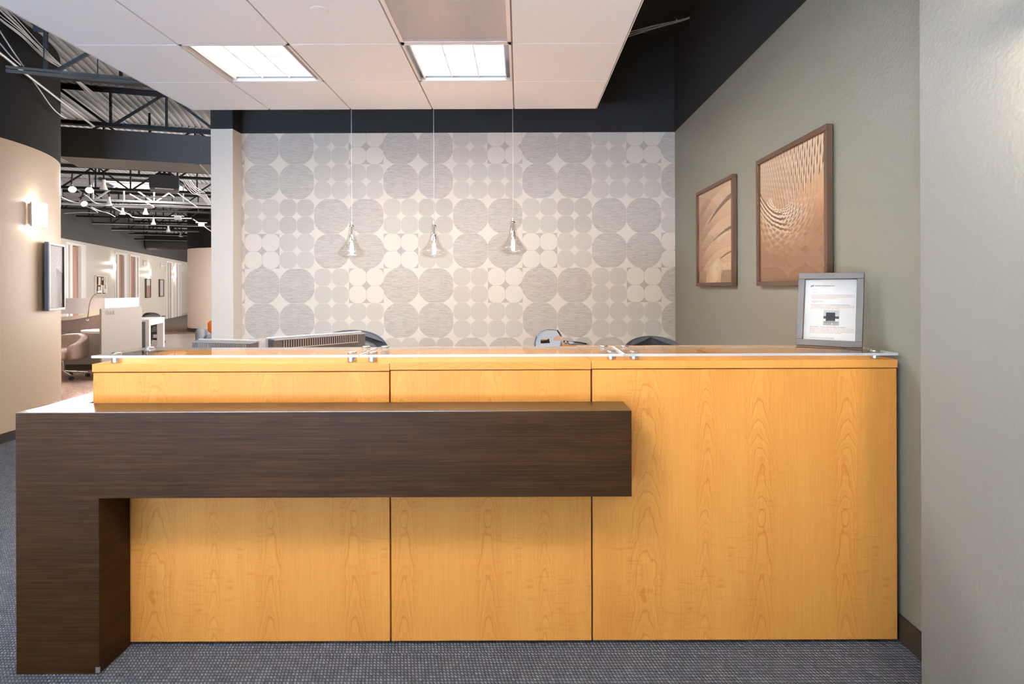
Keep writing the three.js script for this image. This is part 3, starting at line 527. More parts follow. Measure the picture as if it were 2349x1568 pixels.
// ================================================================ BEHIND THE DESK
function monitor(label, a, b, top, h) { // back seen; a, b = ends of the top edge (x, depth)
  const W = Math.hypot(b[0] - a[0], b[1] - a[1]), t = thing('computer_monitor', label, 'monitor', V((a[0] + b[0]) / 2, 0.736, (a[1] + b[1]) / 2), Math.atan2(b[1] - a[1], b[0] - a[0]), 'computer monitors on the work surface');
  const y1 = top - 0.736, y0 = y1 - h, g = new RoundedBoxGeometry(W, h, 0.05, 3, 0.008), p = g.attributes.position;
  for (let i = 0; i < p.count; i++) if (p.getZ(i) > 0) { p.setX(i, p.getX(i) * 0.985); p.setY(i, p.getY(i) * 0.97 ); }
  g.computeVertexNormals();
  obj('casing', move(g, 0, (y0 + y1) / 2, 0.0), M.plasticGrey, t);
  obj('bezel', move(new RoundedBoxGeometry(W + 0.006, h + 0.006, 0.016, 2, 0.004), 0, (y0 + y1) / 2, -0.031), M.plasticSilver, t);
  obj('screen', bx(-W / 2 + 0.015, W / 2 - 0.015, y0 + 0.015, y1 - 0.015, 0.0385, 0.0395), M.screen, t);
  const slots = [], ribs = [], n = 34;
  for (let i = 0; i < n; i++) { const x = -W * 0.40 + i / (n - 1) * W * 0.78; slots.push(bx(x - 0.0028, x + 0.0028, y1 - 0.05, y1 - 0.014, -0.0262, -0.0249)); ribs.push(bx(x + 0.003, x + 0.0062, y1 - 0.05, y1 - 0.013, -0.0275, -0.0248)); }
  const v = obj('vent_slots', slots, M.plasticBlack, t); v.userData.kind = 'stuff';
  const r = obj('vent_ribs', ribs, M.plasticSilver, t); r.userData.kind = 'stuff';
  obj('vent_rim', [bx(-W * 0.42, W * 0.4, y1 - 0.056, y1 - 0.052, -0.029, -0.0248), bx(-W * 0.48, W * 0.485, y1 - 0.010, y1 - 0.006, -0.0275, -0.0248)], M.plasticSilver, t);
  obj('back_bulge', move(new RoundedBoxGeometry(W * 0.74, h * 0.55, 0.03, 3, 0.012), 0, y0 + h * 0.42, 0.03), M.plasticGrey, t);
  obj('stand', [bx(-0.035, 0.035, 0.008, y0 + 0.12, -0.045, -0.025), rbx(-0.11, 0.11, 0, 0.012, -0.09, 0.09, 0.005)], M.plasticGrey, t);
}
monitor('dark grey monitor seen from behind, nearest the hall opening', [-1.635, 3.05], [-1.290, 2.96], 1.09, 0.24);
monitor('dark grey monitor turned aslant, seen from behind in front of a mesh chair', [-1.285, 3.115], [-0.920, 3.57], 1.09, 0.27);

function meshChair(label, pos, turn, top, w, group) {
  const t = thing('office_chair', label, 'office chair', pos, turn, group), y1 = top, hb = 0.52, r = 0.11;
  const outline = (w2, h2, rr) => { const s = new THREE.Shape(); s.moveTo(-w2 * 0.86, -h2); s.lineTo(w2 * 0.86, -h2); s.quadraticCurveTo(w2, -h2 * 0.3, w2, h2 * 0.35); s.bezierCurveTo(w2 * 0.98, h2 * 0.86, w2 * 0.6, h2, 0, h2); s.bezierCurveTo(-w2 * 0.6, h2, -w2 * 0.98, h2 * 0.86, -w2, h2 * 0.35); s.quadraticCurveTo(-w2, -h2 * 0.3, -w2 * 0.86, -h2); return s; };
  const bow = (g) => { const p = g.attributes.position; for (let i = 0; i < p.count; i++) { const x = p.getX(i) / w; p.setZ(i, p.getZ(i) - 0.22 * x * x + 0.03); } g.computeVertexNormals(); return g; };
  const ring = outline(w, hb / 2, r); ring.holes.push(new THREE.Path(outline(w - 0.045, hb / 2 - 0.045, r).getPoints(16).reverse()));
  obj('back_frame', bow(new THREE.ExtrudeGeometry(ring, { depth: 0.02, bevelEnabled: true, bevelThickness: 0.008, bevelSize: 0.008, bevelSegments: 3, curveSegments: 24 })).translate(0, y1 - hb / 2 - 0.008, 0), M.meshFabric, t);
  obj('back_mesh', planar(bow(new THREE.ExtrudeGeometry(outline(w - 0.04, hb / 2 - 0.04, r), { depth: 0.003, bevelEnabled: false, curveSegments: 24 })).translate(0, y1 - hb / 2 - 0.008, 0.012)), M.meshOpen, t);
  obj('back_post', sbar(new THREE.Vector3(0, y1 - hb - 0.14, 0.0), new THREE.Vector3(0, y1 - hb * 0.55, 0.07), 0.06, 0.02), M.plasticBlack, t);
  const face = 1;
  obj('seat', move(new RoundedBoxGeometry(w * 2.1, 0.08, 0.46, 4, 0.035), 0, 0.46, -0.26 * face), M.meshFabric, t);
  for (const s of [-1, 1]) obj('armrest', [rbx(s * (w + 0.05) - 0.035, s * (w + 0.05) + 0.035, 0.64, 0.67, 0.10, 0.36, 0.012), bx(s * (w + 0.05) - 0.015, s * (w + 0.05) + 0.015, 0.44, 0.64, 0.2, 0.26)], M.plasticBlack, t);
  obj('gas_lift', move(cyl(0.028, 0.03, 0.32), 0, 0.27, -0.24), M.plasticBlack, t);
  for (let i = 0; i < 5; i++) { const a = i * Math.PI * 0.4 + 0.3, e = new THREE.Vector3(Math.cos(a) * 0.29, 0.075, -0.24 + Math.sin(a) * 0.29); obj('base_spoke', sbar(new THREE.Vector3(0, 0.11, -0.24), e, 0.04, 0.028), M.plasticBlack, t); const k = obj('caster', move(cyl(0.028, 0.028, 0.04, 16).rotateZ(Math.PI / 2), e.x, 0.03, e.z), M.rubber, t); }
  return t;
}
meshChair('black mesh-back office chair behind the slanted monitor', V(-1.16, 0, 4.17), Math.PI + 0.25, 1.056, 0.25, 'office chairs behind the desk');
meshChair('black mesh-back office chair with only its rounded top showing, by the painted wall', V(0.905, 0, 4.17), Math.PI - 0.1, 1.007, 0.225, 'office chairs behind the desk');
{ // polished monitor arm: elbow block and extension
  const p = at(1268, 780, 3.0), t = thing('monitor_arm', 'polished chrome monitor arm with a blocky elbow joint', 'monitor arm', new THREE.Vector3(p.x, 0.736, p.z)), Y = 0.336;
  const s = new THREE.Shape([[-0.082, -0.01], [-0.075, 0.018], [-0.055, 0.042], [-0.028, 0.05], [0.02, 0.047], [0.03, 0.03], [0.038, 0.0], [0.03, -0.03], [-0.03, -0.045], [-0.078, -0.04]].map(([a, b]) => new THREE.Vector2(a, b)));
  s.holes.push(new THREE.Path([[-0.062, 0.004], [-0.02, 0.008], [-0.016, -0.014], [-0.062, -0.016]].map(([a, b]) => new THREE.Vector2(a, b))));
  const g = new THREE.ExtrudeGeometry(s, { depth: 0.05, bevelEnabled: true, bevelThickness: 0.02, bevelSize: 0.012, bevelSegments: 4 }).translate(0, 0, -0.025).rotateX(-0.4).translate(0, Y, 0);
  obj('elbow', g, M.polished, t);
  obj('elbow_core', bx(-0.06, -0.015, Y - 0.02, Y + 0.01, -0.012, 0.012), M.plasticBlack, t);
  obj('knuckle', move(cyl(0.026, 0.026, 0.085, 24).rotateX(Math.PI / 2), 0.024, Y + 0.014, 0), M.aluminium, t);
  const arm = lathe([[0, 0], [0.02, 0], [0.024, 0.012], [0.0185, 0.02], [0.0205, 0.03], [0.0185, 0.04], [0.0195, 0.055], [0.0195, 0.11], [0.017, 0.118], [0.018, 0.128], [0.013, 0.15], [0, 0.153]], 24).rotateZ(-Math.PI / 2 - 0.09).translate(0.03, Y - 0.004, 0);
  obj('extension', arm, M.chrome, t);
  obj('pole', [move(cyl(0.017, 0.017, Y - 0.04, 20), -0.02, (Y - 0.04) / 2, 0), rbx(-0.07, 0.03, 0, 0.014, -0.05, 0.05, 0.004)], M.chrome, t);
}

// ================================================================ ROUND TOWER: SCONCE AND FRAME
const towerP = (th, r, y) => V(-6.57 + r * Math.cos(th), y, 5.30 + r * Math.sin(th));
function sconce(label, pos, turn, power, k = 1) { // local z points out of the wall
  const t = thing('wall_sconce', label, 'wall lamp', pos, turn, 'chrome and white wall sconces'), w = 0.07 * k, h = 0.112 * k, d = 0.085 * k;
  obj('back_plate', rbx(-w * 0.9, w * 0.9, -h * 0.9, h * 0.9, -0.012, 0, 0.002), M.chrome, t);
  const g = new THREE.CylinderGeometry(w, w, 2 * h, 24, 1, true, -Math.PI / 2, Math.PI).scale(1, 1, 0.9).translate(0, 0, d - w * 0.9 + 0.01);
  obj('shade', g, S({ color: 0x666666, emissive: new THREE.Color(1, 0.98, 0.95), emissiveIntensity: 1.2, side: THREE.DoubleSide }), t);
  for (const s of [-1, 1]) obj('side_plate', rbx(s * (w + 0.004) - 0.004, s * (w + 0.004) + 0.004, -h * 1.04, h * 1.04, s > 0 ? -d * 0.95 : -d * 0.35, -0.012, 0.002), M.chrome, t);
  const up = (s) => { const p = new THREE.Vector3(0, s * (h + 0.012), 0.055 * k).applyAxisAngle(new THREE.Vector3(0, 1, 0), turn).add(pos); pointLight(0xfff0dc, power, p, 0.5); };
  up(1); up(-1);
}
sconce('white wall sconce with chrome sides glowing on the rounded tan wall', towerP(0.192, 2.042, 2.045), Math.PI / 2 + 0.192, 0.10);
sconce('white wall sconce with chrome sides on the wall beside the visitors, outside the view', V(XN - 0.001, 2.05, 1.2), -Math.PI / 2, 3.0);
{
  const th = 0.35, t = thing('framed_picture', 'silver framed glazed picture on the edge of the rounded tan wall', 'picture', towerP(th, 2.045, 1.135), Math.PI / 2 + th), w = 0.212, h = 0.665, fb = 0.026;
  const fr = (x0, x1, y0, y1) => rbx(x0, x1, y0, y1, -0.062, -0.05, 0.002);
  obj('frame', [fr(-w, w, 0, fb), fr(-w, w, h - fb, h), fr(-w, -w + fb, fb, h - fb), fr(w - fb, w, fb, h - fb)], M.frameSilver, t);
  const sd = (x0, x1, y0, y1) => bx(x0, x1, y0, y1, -0.05, -0.022);
  obj('frame_side', [sd(-w, w, 0, 0.012), sd(-w, w, h - 0.012, h), sd(-w, -w + 0.012, 0.012, h - 0.012), sd(w - 0.012, w, 0.012, h - 0.012)], M.plasticBlack, t);
  obj('backing', bx(-w + 0.004, w - 0.004, 0.004, h - 0.004, -0.045, -0.03), M.plasticBlack, t);
  obj('hanger', bx(-0.12, 0.12, h * 0.7, h * 0.72, -0.03, 0), M.plasticBlack, t);
  obj('print', new THREE.PlaneGeometry(2 * w - 2 * fb, h - 2 * fb).translate(0, h / 2, 0.047), S({ map: canvasTex(400, 340, (c, w, h) => { const g = c.createLinearGradient(0, 0, w, 0); g.addColorStop(0, '#a39a9c'); g.addColorStop(1, '#b5a9a8'); c.fillStyle = g; c.fillRect(0, 0, w, h); c.fillStyle = '#53423f'; c.beginPath(); c.moveTo(210, 120); c.lineTo(w, 150); c.lineTo(w, h); c.lineTo(225, h); c.fill(); c.fillStyle = '#96847f'; c.fillRect(190, 170, 60, 170); c.fillStyle = '#8f4a3a'; c.fillRect(300, 170, 40, 80); c.fillStyle = '#c0a35f'; c.fillRect(345, 255, 18, 60); }), color: new THREE.Color(0.6, 0.6, 0.6), roughness: 0.5 }), t);  // dark brown and red shapes paint the hall's reflection into this sheet
  obj('pane', bx(-w + fb, w - fb, fb, h - fb, -0.053, -0.051), M.glassMatt, t);
}

// ================================================================ HALL: DUCT, TRUSSES, SKYLIGHT, LAMPS, PIPES
{ // big rectangular duct parallel to the trusses
  const v0 = 8.98, v1 = 9.72, t = thing('air_duct', 'large rectangular black air duct crossing under the roof trusses', 'duct', B(-3.45, 0, v0), TURN);
  const seg = [[0.35, 1.92], [1.93, 3.9]];
  for (const [a, b] of seg) obj('duct_section', rbx(a, b, 3.0, 3.375, 0, v1 - v0, 0.004), M.duct, t);
  obj('flange', rbx(1.90, 1.95, 2.985, 3.39, -0.012, v1 - v0 + 0.012, 0.003), M.duct, t);
  for (const a of [0.9, 2.5, 3.2]) obj('seam', bx(a, a + 0.006, 2.998, 3.377, -0.002, v1 - v0 + 0.002), M.duct, t);
  for (const a of [1.2, 2.9]) obj('hanger_strap', bx(a, a + 0.03, 3.375, DECK, v1 - v0 - 0.1, v1 - v0 - 0.098), M.darkSteel, t);
}
function truss(label, u0, u1, v, paint = M.darkSteel) {
  const t = thing('roof_truss', label, 'roof truss', B(u0, 0, v), TURN, 'steel roof trusses'), L = u1 - u0, yb = 3.31, yt = DECK - 0.005;
  obj('top_chord', [bx(0, L, yt - 0.008, yt, -0.045, 0.045), bx(0, L, yt - 0.06, yt, -0.006, 0.006)], paint, t);
  obj('bottom_chord', [bx(0, L, yb, yb + 0.007, -0.045, 0.045), bx(0, L, yb, yb + 0.05, -0.006, 0.006)], paint, t);
  const off = ((Math.ceil(u0 / 1.2) * 1.2) - u0);
  for (let x = off - 0.6; x < L; x += 0.6) {
    const i = Math.round((x - off) / 0.6); if (x >= 0.03 && x < L - 0.03) obj('web', sbar(new THREE.Vector3(x, yb + 0.01, 0), new THREE.Vector3(x, yt - 0.01, 0), 0.026, 0.026), paint, t);
    if (x >= 0 && x + 0.6 < L) { const up = (i % 2 + 2) % 2 === 0; obj('web', sbar(new THREE.Vector3(x + 0.02, up ? yb + 0.02 : yt - 0.02, 0), new THREE.Vector3(x + 0.58, up ? yt - 0.02 : yb + 0.02, 0), 0.03, 0.026), paint, t); }
  }
}
truss('black roof truss crossing above the white ceiling panel, nearest the entrance', -4.5, 0.3, 4.89);
truss('short black roof truss between the rounded tower and the wall pier', -2.5, -0.86, 6.72);
truss('black roof truss just in front of the big duct', -3.08, -0.26, 8.55);
const far = ['first', 'second', 'third', 'fourth', 'fifth', 'sixth', 'seventh', 'eighth', 'ninth', 'tenth'];
for (let k = 0; k < 10; k++) truss(far[k] + (k === 3 ? ' roof truss beyond the big duct, coloured pale as if spotlit' : ' black roof truss beyond the big duct'), -6.3, 0.2, 10.38 + 1.83 * k, k === 3 ? M.galvanised : M.darkSteel);  // fourth truss takes a paler metal to stand in for spotlight on it
{ // skylight
  const s = struct('window_3', B(0, 0, 0), TURN);
  const u0 = -4.55, u1 = -3.05, v0 = 15.6, v1 = 17.0;
  obj('pane', bx(u0, u1, DECK - 0.035, DECK - 0.03, v0, v1), M.sky, s);
  obj('window_frame', [bx(u0 - 0.05, u0, DECK - 0.06, DECK - 0.002, v0, v1), bx(u1, u1 + 0.05, DECK - 0.06, DECK - 0.002, v0, v1), bx(u0 - 0.05, u1 + 0.05, DECK - 0.06, DECK - 0.002, v0 - 0.05, v0), bx(u0 - 0.05, u1 + 0.05, DECK - 0.06, DECK - 0.002, v1, v1 + 0.05)], M.duct, s);
  areaLight(1.4, 1.3, 0xffffff, LIGHT.skylight, B((u0 + u1) / 2, DECK - 0.07, (v0 + v1) / 2), B((u0 + u1) / 2, 0, (v0 + v1) / 2));
}
{ // unit hung under the duct corner
  const a = at(348, 405, 9.9), b = at(407, 438, 9.9), t = thing('unit_heater', 'black box unit hung from the ceiling with a bright slot beneath', 'heater', V((a.x + b.x) / 2, b.y, 9.9), 0.5), w = (b.x - a.x) / 2, h = a.y - b.y;
  obj('casing', rbx(-w, w, 0.03, h, -0.16, 0.16, 0.006), M.plasticBlack, t);
  obj('base_lip', rbx(-w * 0.96, w * 0.96, 0, 0.03, -0.16, 0.14, 0.006), M.duct, t);
  obj('slot', bx(-w * 0.62, w * 0.62, 0.006, 0.022, -0.164, -0.158), M.galvanised, t);
  obj('bracket', [rbx(-0.1, 0.1, h, h + 0.05, -0.07, 0.07, 0.006), move(cyl(0.02, 0.02, DECK - b.y - h - 0.04, 12), 0, (DECK - b.y + h) / 2, 0)], M.darkSteel, t);
}
const RH = 3.04;  // height of the lamp runs
const onH = (px, py, y = RH) => { const q = at(px, py, 1), d = (y - EYE) / (q.y - EYE); return at(px, py, d); };
function spot(label, px, py, aim, lit, k = 1) {
  const p = onH(px, py), dir = aim.clone().normalize(), t = thing('track_spot', label, 'spotlight', p, 0, 'ceiling spotlights along the hall');
  const q = new THREE.Quaternion().setFromUnitVectors(new THREE.Vector3(0, -1, 0), dir);
  obj('lamp_head', lathe([[0, 0.17], [0.022, 0.168], [0.026, 0.16], [0.027, 0.09], [0.036, 0.06], [0.058, 0.01], [0.061, -0.006], [0.058, -0.006], [0.05, 0.012], [0.02, 0.03], [0, 0.03]].map(([r, y]) => [r * k, y * k]), 24).applyQuaternion(q), M.whiteMetal, t);
  obj('lens', lathe([[0, -0.004 * k], [0.053 * k, -0.002 * k]], 24).applyQuaternion(q), lit ? M.glowSpot : M.glow, t);
  obj('stem', bar(new THREE.Vector3(0, 0.15 * k, 0).applyQuaternion(q), new THREE.Vector3(0.0, 3.305 - p.y, 0), 0.012, 8), M.darkSteel, t);
  if (lit) { const s = new THREE.SpotLight(0xffffff, LIGHT.spot, 0, 0.75, 0.6); s.position.copy(p).addScaledVector(dir, 0.03); s.target.position.copy(p).addScaledVector(dir, 2); s.castShadow = true; scene.add(s); scene.add(s.target); }
}
const toCam = new THREE.Vector3(0.35, -0.5, 0.6), down = new THREE.Vector3(0, -1, 0);
spot('bright hall spotlight glaring beside the rounded tower, outermost of its row', 166, 434, new THREE.Vector3(0.5, -0.55, 0.55), true);
spot('bright hall spotlight glaring towards the desk, second of its row', 205, 436, new THREE.Vector3(0.35, -0.55, 0.6), true);
spot('white hall spotlight seen from the side, third of its row', 238, 434, new THREE.Vector3(-0.1, -1, -0.1), false);
spot('bright tilted hall spotlight on the lower white pipe', 193, 467, new THREE.Vector3(0.75, -0.45, 0.35), true);
spot('white hall spotlight standing over the looped pipe', 250, 470, down, false);
spot('bell-shaped chrome hall spotlight under the looped pipe, first of two', 281, 491, down, false);
spot('bell-shaped chrome hall spotlight under the looped pipe, second of two', 334, 491, down, false);
spot('small distant bell-shaped spotlight, nearest of the last three', 352, 514, down, false);
spot('small distant bell-shaped spotlight, middle of the last three', 386, 530, down, false);
spot('small distant bell-shaped spotlight, farthest of the last three', 415, 542, down, false);
function pipe(name, label, category, pts, r, mat, group) { const t = tag(obj(name, tube(pts, r, Math.max(24, pts.length * 14), 8), mat, scene), label, category, group); return t; }
const PG = 'metal conduits under the hall roof';
const Q = (px, py, y) => onH(px, py, y);
pipe('conduit', 'bright metal pipe running straight across the hall below the trusses', 'pipe', [Q(120, 466, 3.16), Q(240, 470, 3.16), Q(360, 472, 3.16), Q(500, 476, 3.16)], 0.026, M.galvanised, PG);
pipe('conduit', 'bright metal conduit folded into a hairpin loop above the spotlights', 'pipe', [Q(296, 444, 3.22), Q(318, 456, 3.2), Q(348, 471, 3.12), Q(352, 474, 3.11), Q(349, 476, 3.11), Q(320, 475.6, 3.11), Q(262, 474, 3.11)], 0.016, M.galvanised, PG);
pipe('conduit', 'bright metal conduit hooked below the black box unit', 'pipe', [Q(384, 441, 3.25), Q(398, 451, 3.22), Q(397, 453, 3.22), Q(388, 453.5, 3.22), Q(350, 452, 3.24), Q(312, 450.5, 3.24)], 0.014, M.galvanised, PG);
pipe('conduit', 'metal conduit running down the hall from the box unit to the far wall pipe', 'pipe', [Q(404, 440, 3.27), Q(430, 459, 3.2), Q(452, 474, 3.15)], 0.012, M.galvanised, PG);
pipe('conduit', 'thin metal conduit with clamps crossing low, then turning down the hall', 'pipe', [Q(256, 474, 3.12), Q(278, 485, 3.08), Q(295, 491, 3.03), Q(303, 497, 3.0), Q(312, 499, 2.99), Q(360, 500, 2.99), Q(440, 501, 2.99)], 0.012, M.galvanised, PG);
pipe('conduit', 'thin metal conduit with junction boxes sloping beside the wall pier', 'pipe', [Q(442, 502, 2.99), Q(462, 515, 2.97), Q(484, 530, 2.95)], 0.012, M.galvanised, PG);
pipe('conduit', 'metal conduit dipping between the tower and the spotlights', 'pipe', [Q(140, 452, 3.2), Q(165, 462, 3.16), Q(188, 466, 3.14)], 0.014, M.galvanised, PG);
pipe('cable', 'white cable sagging behind the two glaring spotlights', 'cable', [Q(195, 447, 3.24), Q(203, 452, 3.22), Q(212, 461, 3.18), Q(228, 467, 3.17), Q(250, 468, 3.17)], 0.008, M.galvanised, 'cables under the hall roof');
pipe('cable', 'long thin cable wandering along the black upper hall wall', 'cable', [Q(148, 489, 2.97), Q(190, 487, 2.98), Q(216, 488, 2.98), Q(224, 486, 2.98), Q(210, 478, 3.03), Q(192, 470, 3.1)], 0.009, M.galvanised, 'cables under the hall roof');
pipe('cable', 'thin cable running down the hall below the tilted spotlight', 'cable', [Q(208, 474, 3.1), Q(230, 484, 3.05), Q(246, 488, 3.02), Q(264, 497, 2.98)], 0.009, M.galvanised, 'cables under the hall roof');
for (const [px, py, l] of [[408, 500, 'first'], [462, 515, 'second']]) { const p = Q(px, py, 2.985), t = thing('junction_box', 'small metal junction box on the low conduit, ' + l + ' from the box unit', 'junction box', p, TURN); obj('box', rbx(-0.07, 0.07, -0.04, 0.04, -0.03, 0.03, 0.004), M.galvanised, t); obj('strut', rbx(-0.13, 0.13, 0.04, 0.06, -0.02, 0.02, 0.003), M.galvanised, t); }
{ const t = thing('cable_bundle', 'grey cables hanging in a loose loop between trusses by the wall pier', 'cables');
  for (let i = 0; i < 5; i++) obj('cable', tube([Q(416 + i * 2, 408 - i * 4, 3.45), Q(427 + i * 5, 427, 3.36 - i * 0.01), Q(443 + i * 4, 444 - i * 2, 3.3), Q(458 + i * 3, 447 - i, 3.32), Q(478 + i * 2, 470, 3.2)], 0.008, 40, 6), M.galvanised, t); }
// far sideways bars: lower beams deep in the hall
function beam(label, px0, px1, py, y, r) { const a = onH(px0, py, y), d = -a.z, t = thing('cross_beam', label, 'beam', a, TURN, 'dark cross beams deep in the hall'); const L = 7; obj('beam', rbx(0, L, -r * 0.6, r * 0.6, -r * 0.6, r * 0.6, 0.004), M.darkSteel, t); obj('flange', rbx(0, L, -r * 0.6 - 0.006, -r * 0.6, -r, r, 0.002), M.galvanised, t); }
beam('dark cross beam deep in the hall, first from the desk', 212, 440, 510.5, 3.1, 0.04);
beam('dark cross beam deep in the hall, second from the desk', 256, 440, 525, 3.1, 0.045);
beam('dark cross beam deep in the hall, third from the desk', 295, 440, 536, 3.1, 0.035);
beam('dark cross beam deep in the hall, fourth from the desk', 308, 440, 548, 3.1, 0.04);
{ const a = B(-6.36, 2.85, 26.9), t = thing('round_duct', 'large round dark duct crossing the end of the hall', 'duct', a, TURN); obj('pipe', cyl(0.28, 0.28, 5, 32).rotateZ(Math.PI / 2).translate(2.5, 0.28, 0), M.duct, t); obj('collar', cyl(0.295, 0.295, 0.06, 32).rotateZ(Math.PI / 2).translate(0.4, 0.28, 0), M.duct, t); }
// cables and conduit in the near roof space, between the tower and the ceiling panel
const near = (u, v, y) => B(u, y, v);
{ const t = thing('cable_bundle', 'loose bundle of pale cables swooping over the near truss beside the rounded tower', 'cables');
  for (let i = 0; i < 9; i++) {
    const r = rng(i + 3), j = () => (r() - 0.5), o = (i - 4) / 4, w = [[-60, -42, 22, 4.5], [-10, 16, 20, 4.7], [46, 68, 15, 5.0], [100, 121, 9, 5.45], [150, 161, 3, 6.1], [206, 212, 6, 7.0], [262, 262, 12, 7.9], [292, 284, 14, 8.3]];
    obj('cable', tube(w.map(([x, y, k, d]) => at(x + j() * k * 0.5, y + o * k + j() * k * 0.7, d + 0.02 * o)), 0.003 + 0.0012 * r(), 60, 6), M.galvanised, t);
  } }
pipe('conduit', 'thick metal conduit slanting past the tower above the duct', 'pipe', [at(-40, 92, 4.6), at(0, 122, 4.9), at(70, 178, 5.5), at(216, 290, 7.3)], 0.012, M.galvanised, PG);
pipe('cable', 'thin cable drooping from the slanting conduit to the duct', 'cable', [at(72, 180, 5.6), at(90, 205, 5.7), at(118, 245, 5.9), at(140, 265, 6.1), at(152, 271, 6.25)], 0.006, M.galvanised, 'cables under the hall roof');
pipe('cable', 'thin cable rising steeply at the picture edge to the slanting conduit', 'cable', [at(-20, 40, 5.0), at(0, 72, 5.1), at(30, 118, 5.3), at(54, 152, 5.5)], 0.006, M.galvanised, 'cables under the hall roof');
pipe('cable', 'thin lower cable sagging at the picture edge to the slanting conduit', 'cable', [at(-20, 80, 5.0), at(0, 100, 5.1), at(24, 128, 5.2), at(47, 149, 5.38)], 0.006, M.galvanised, 'cables under the hall roof');
{ const a = at(14, 162, 4.94), b = at(345, 192, 5.26), t = thing('strut_channel', 'flat metal channel under the near truss beside the tower', 'metal channel'); obj('channel', [sbar(a, b, 0.02, 0.018), sbar(a.clone().add(new THREE.Vector3(0, 0.032, 0)), b.clone().add(new THREE.Vector3(0, 0.032, 0)), 0.012, 0.018)], M.duct, t); for (const f of [0.25, 0.62, 0.95]) { const p = a.clone().lerp(b, f); obj('hanger_rod', bar(p.clone().add(new THREE.Vector3(0, 0.02, 0)), p.clone().setY(DECK + 0.004), 0.004, 6), M.darkSteel, t); } }
// cable tied along the black wall over the pictures
{ const t = thing('wall_cable', 'pale cables tied together along the black upper wall', 'cable'); const a = at(1425, 84, 5.0), b = at(1495, 64, 5.05), c = at(1560, 47, 5.1), d = at(1622, 27, 5.15);
  for (let i = 0; i < 4; i++) obj('strand', tube([a.clone().add(new THREE.Vector3(0, (i - 1.5) * 0.012, 0)), b.clone().add(new THREE.Vector3(0, ((i * 2) % 4 - 1.5) * 0.008, 0.01 * i)), c.clone().add(new THREE.Vector3(0, (i - 1.5) * 0.005, 0)), d.clone().add(new THREE.Vector3(0, (i - 1.5) * 0.004, 0))], 0.0035, 30, 6), M.galvanised, t);
  obj('cable_tie', new THREE.TorusGeometry(0.016, 0.003, 6, 16).rotateY(1.2).translate(c.x - 0.03, c.y - 0.002, c.z), M.whiteMetal, t); }

// ================================================================ HALL FURNITURE AND WALL THINGS
const onHall = (px, py, out = 0) => { const k = (px - CX) / F, z = HU / (CB * k + SB), p = at(px, py, z); return p.add(new THREE.Vector3(CB * out, 0, -SB * out)); };
for (const [px, py, l] of [[258.5, 612, 'beside the first pair of far doors'], [341, 624, 'above the reddish picture'], [399, 629, 'between the two farthest doors']]) sconce('small glowing wall sconce on the hall wall ' + l, onHall(px, py, 0.003), TURN + Math.PI / 2, 0.42, 1.0);
for (const [px, py, l] of [[332.5, 602.5, 'nearest the desk'], [371, 609.5, 'between the pictures and the farther doors'], [418, 618, 'at the far end of the hall']]) {
  const p = onHall(px, py, 0.0), t = thing('wall_vent', 'small square air vent high on the hall wall, ' + l, 'air vent', p, TURN + Math.PI / 2, 'wall vents in the hall'), s = 0.105;
  obj('frame', [rbx(-s * 2.6, s * 2.6, -s, -s + 0.025, -0.02, -0.001, 0.003), rbx(-s * 2.6, s * 2.6, s - 0.025, s, -0.02, -0.001, 0.003), rbx(-s * 2.6, -s * 2.6 + 0.025, -s, s, -0.02, -0.001, 0.003), rbx(s * 2.6 - 0.025, s * 2.6, -s, s, -0.02, -0.001, 0.003)], M.whitePaint, t);
  obj('backing', bx(-s * 2.58, s * 2.58, -s + 0.01, s - 0.01, -0.006, -0.001), M.plasticGrey, t);
  for (let i = 0; i < 7; i++) obj('slat', new THREE.BoxGeometry(s * 5.1, 0.012, 0.02).rotateX(0.6).translate(0, -s + 0.05 + i * (2 * s - 0.1) / 6, 0.012), M.whitePaint, t);
}
function hallPicture(label, px, y, w, mat, extra) {
  const p = onHall(px, 660, 0), t = thing('framed_picture', label, 'picture', new THREE.Vector3(p.x, y, p.z), TURN + Math.PI / 2, 'pictures on the hall wall'), h = 0.37, fb = 0.03;
  const fr = (x0, x1, y0, y1) => rbx(x0, x1, y0, y1, -0.06, -0.002, 0.003);
  obj('frame', [fr(-w, w, -h, -h + fb), fr(-w, w, h - fb, h), fr(-w, -w + fb, -h, h), fr(w - fb, w, -h, h)], M.frameGrey, t);
  obj('print', bx(-w + fb, w - fb, -h + fb, h - fb, -0.03, -0.002), mat, t);
  if (extra) obj('mat_board', bx(-w + fb, w - fb, h * 0.3, h - fb, -0.033, -0.0305), M.paperWhite, t);
  obj('pane', bx(-w + fb, w - fb, -h + fb, h - fb, -0.045, -0.043), M.glass, t);
}
hallPicture('framed picture with a reddish lower part, beneath a hall sconce', 337.5, 1.352, 0.34, S({ color: new THREE.Color(0.42, 0.2, 0.17), roughness: 0.5 }), true);
hallPicture('pale framed picture just before the farther doors', 368.5, 1.36, 0.36, S({ color: new THREE.Color(0.68, 0.66, 0.68), roughness: 0.4 }), false);
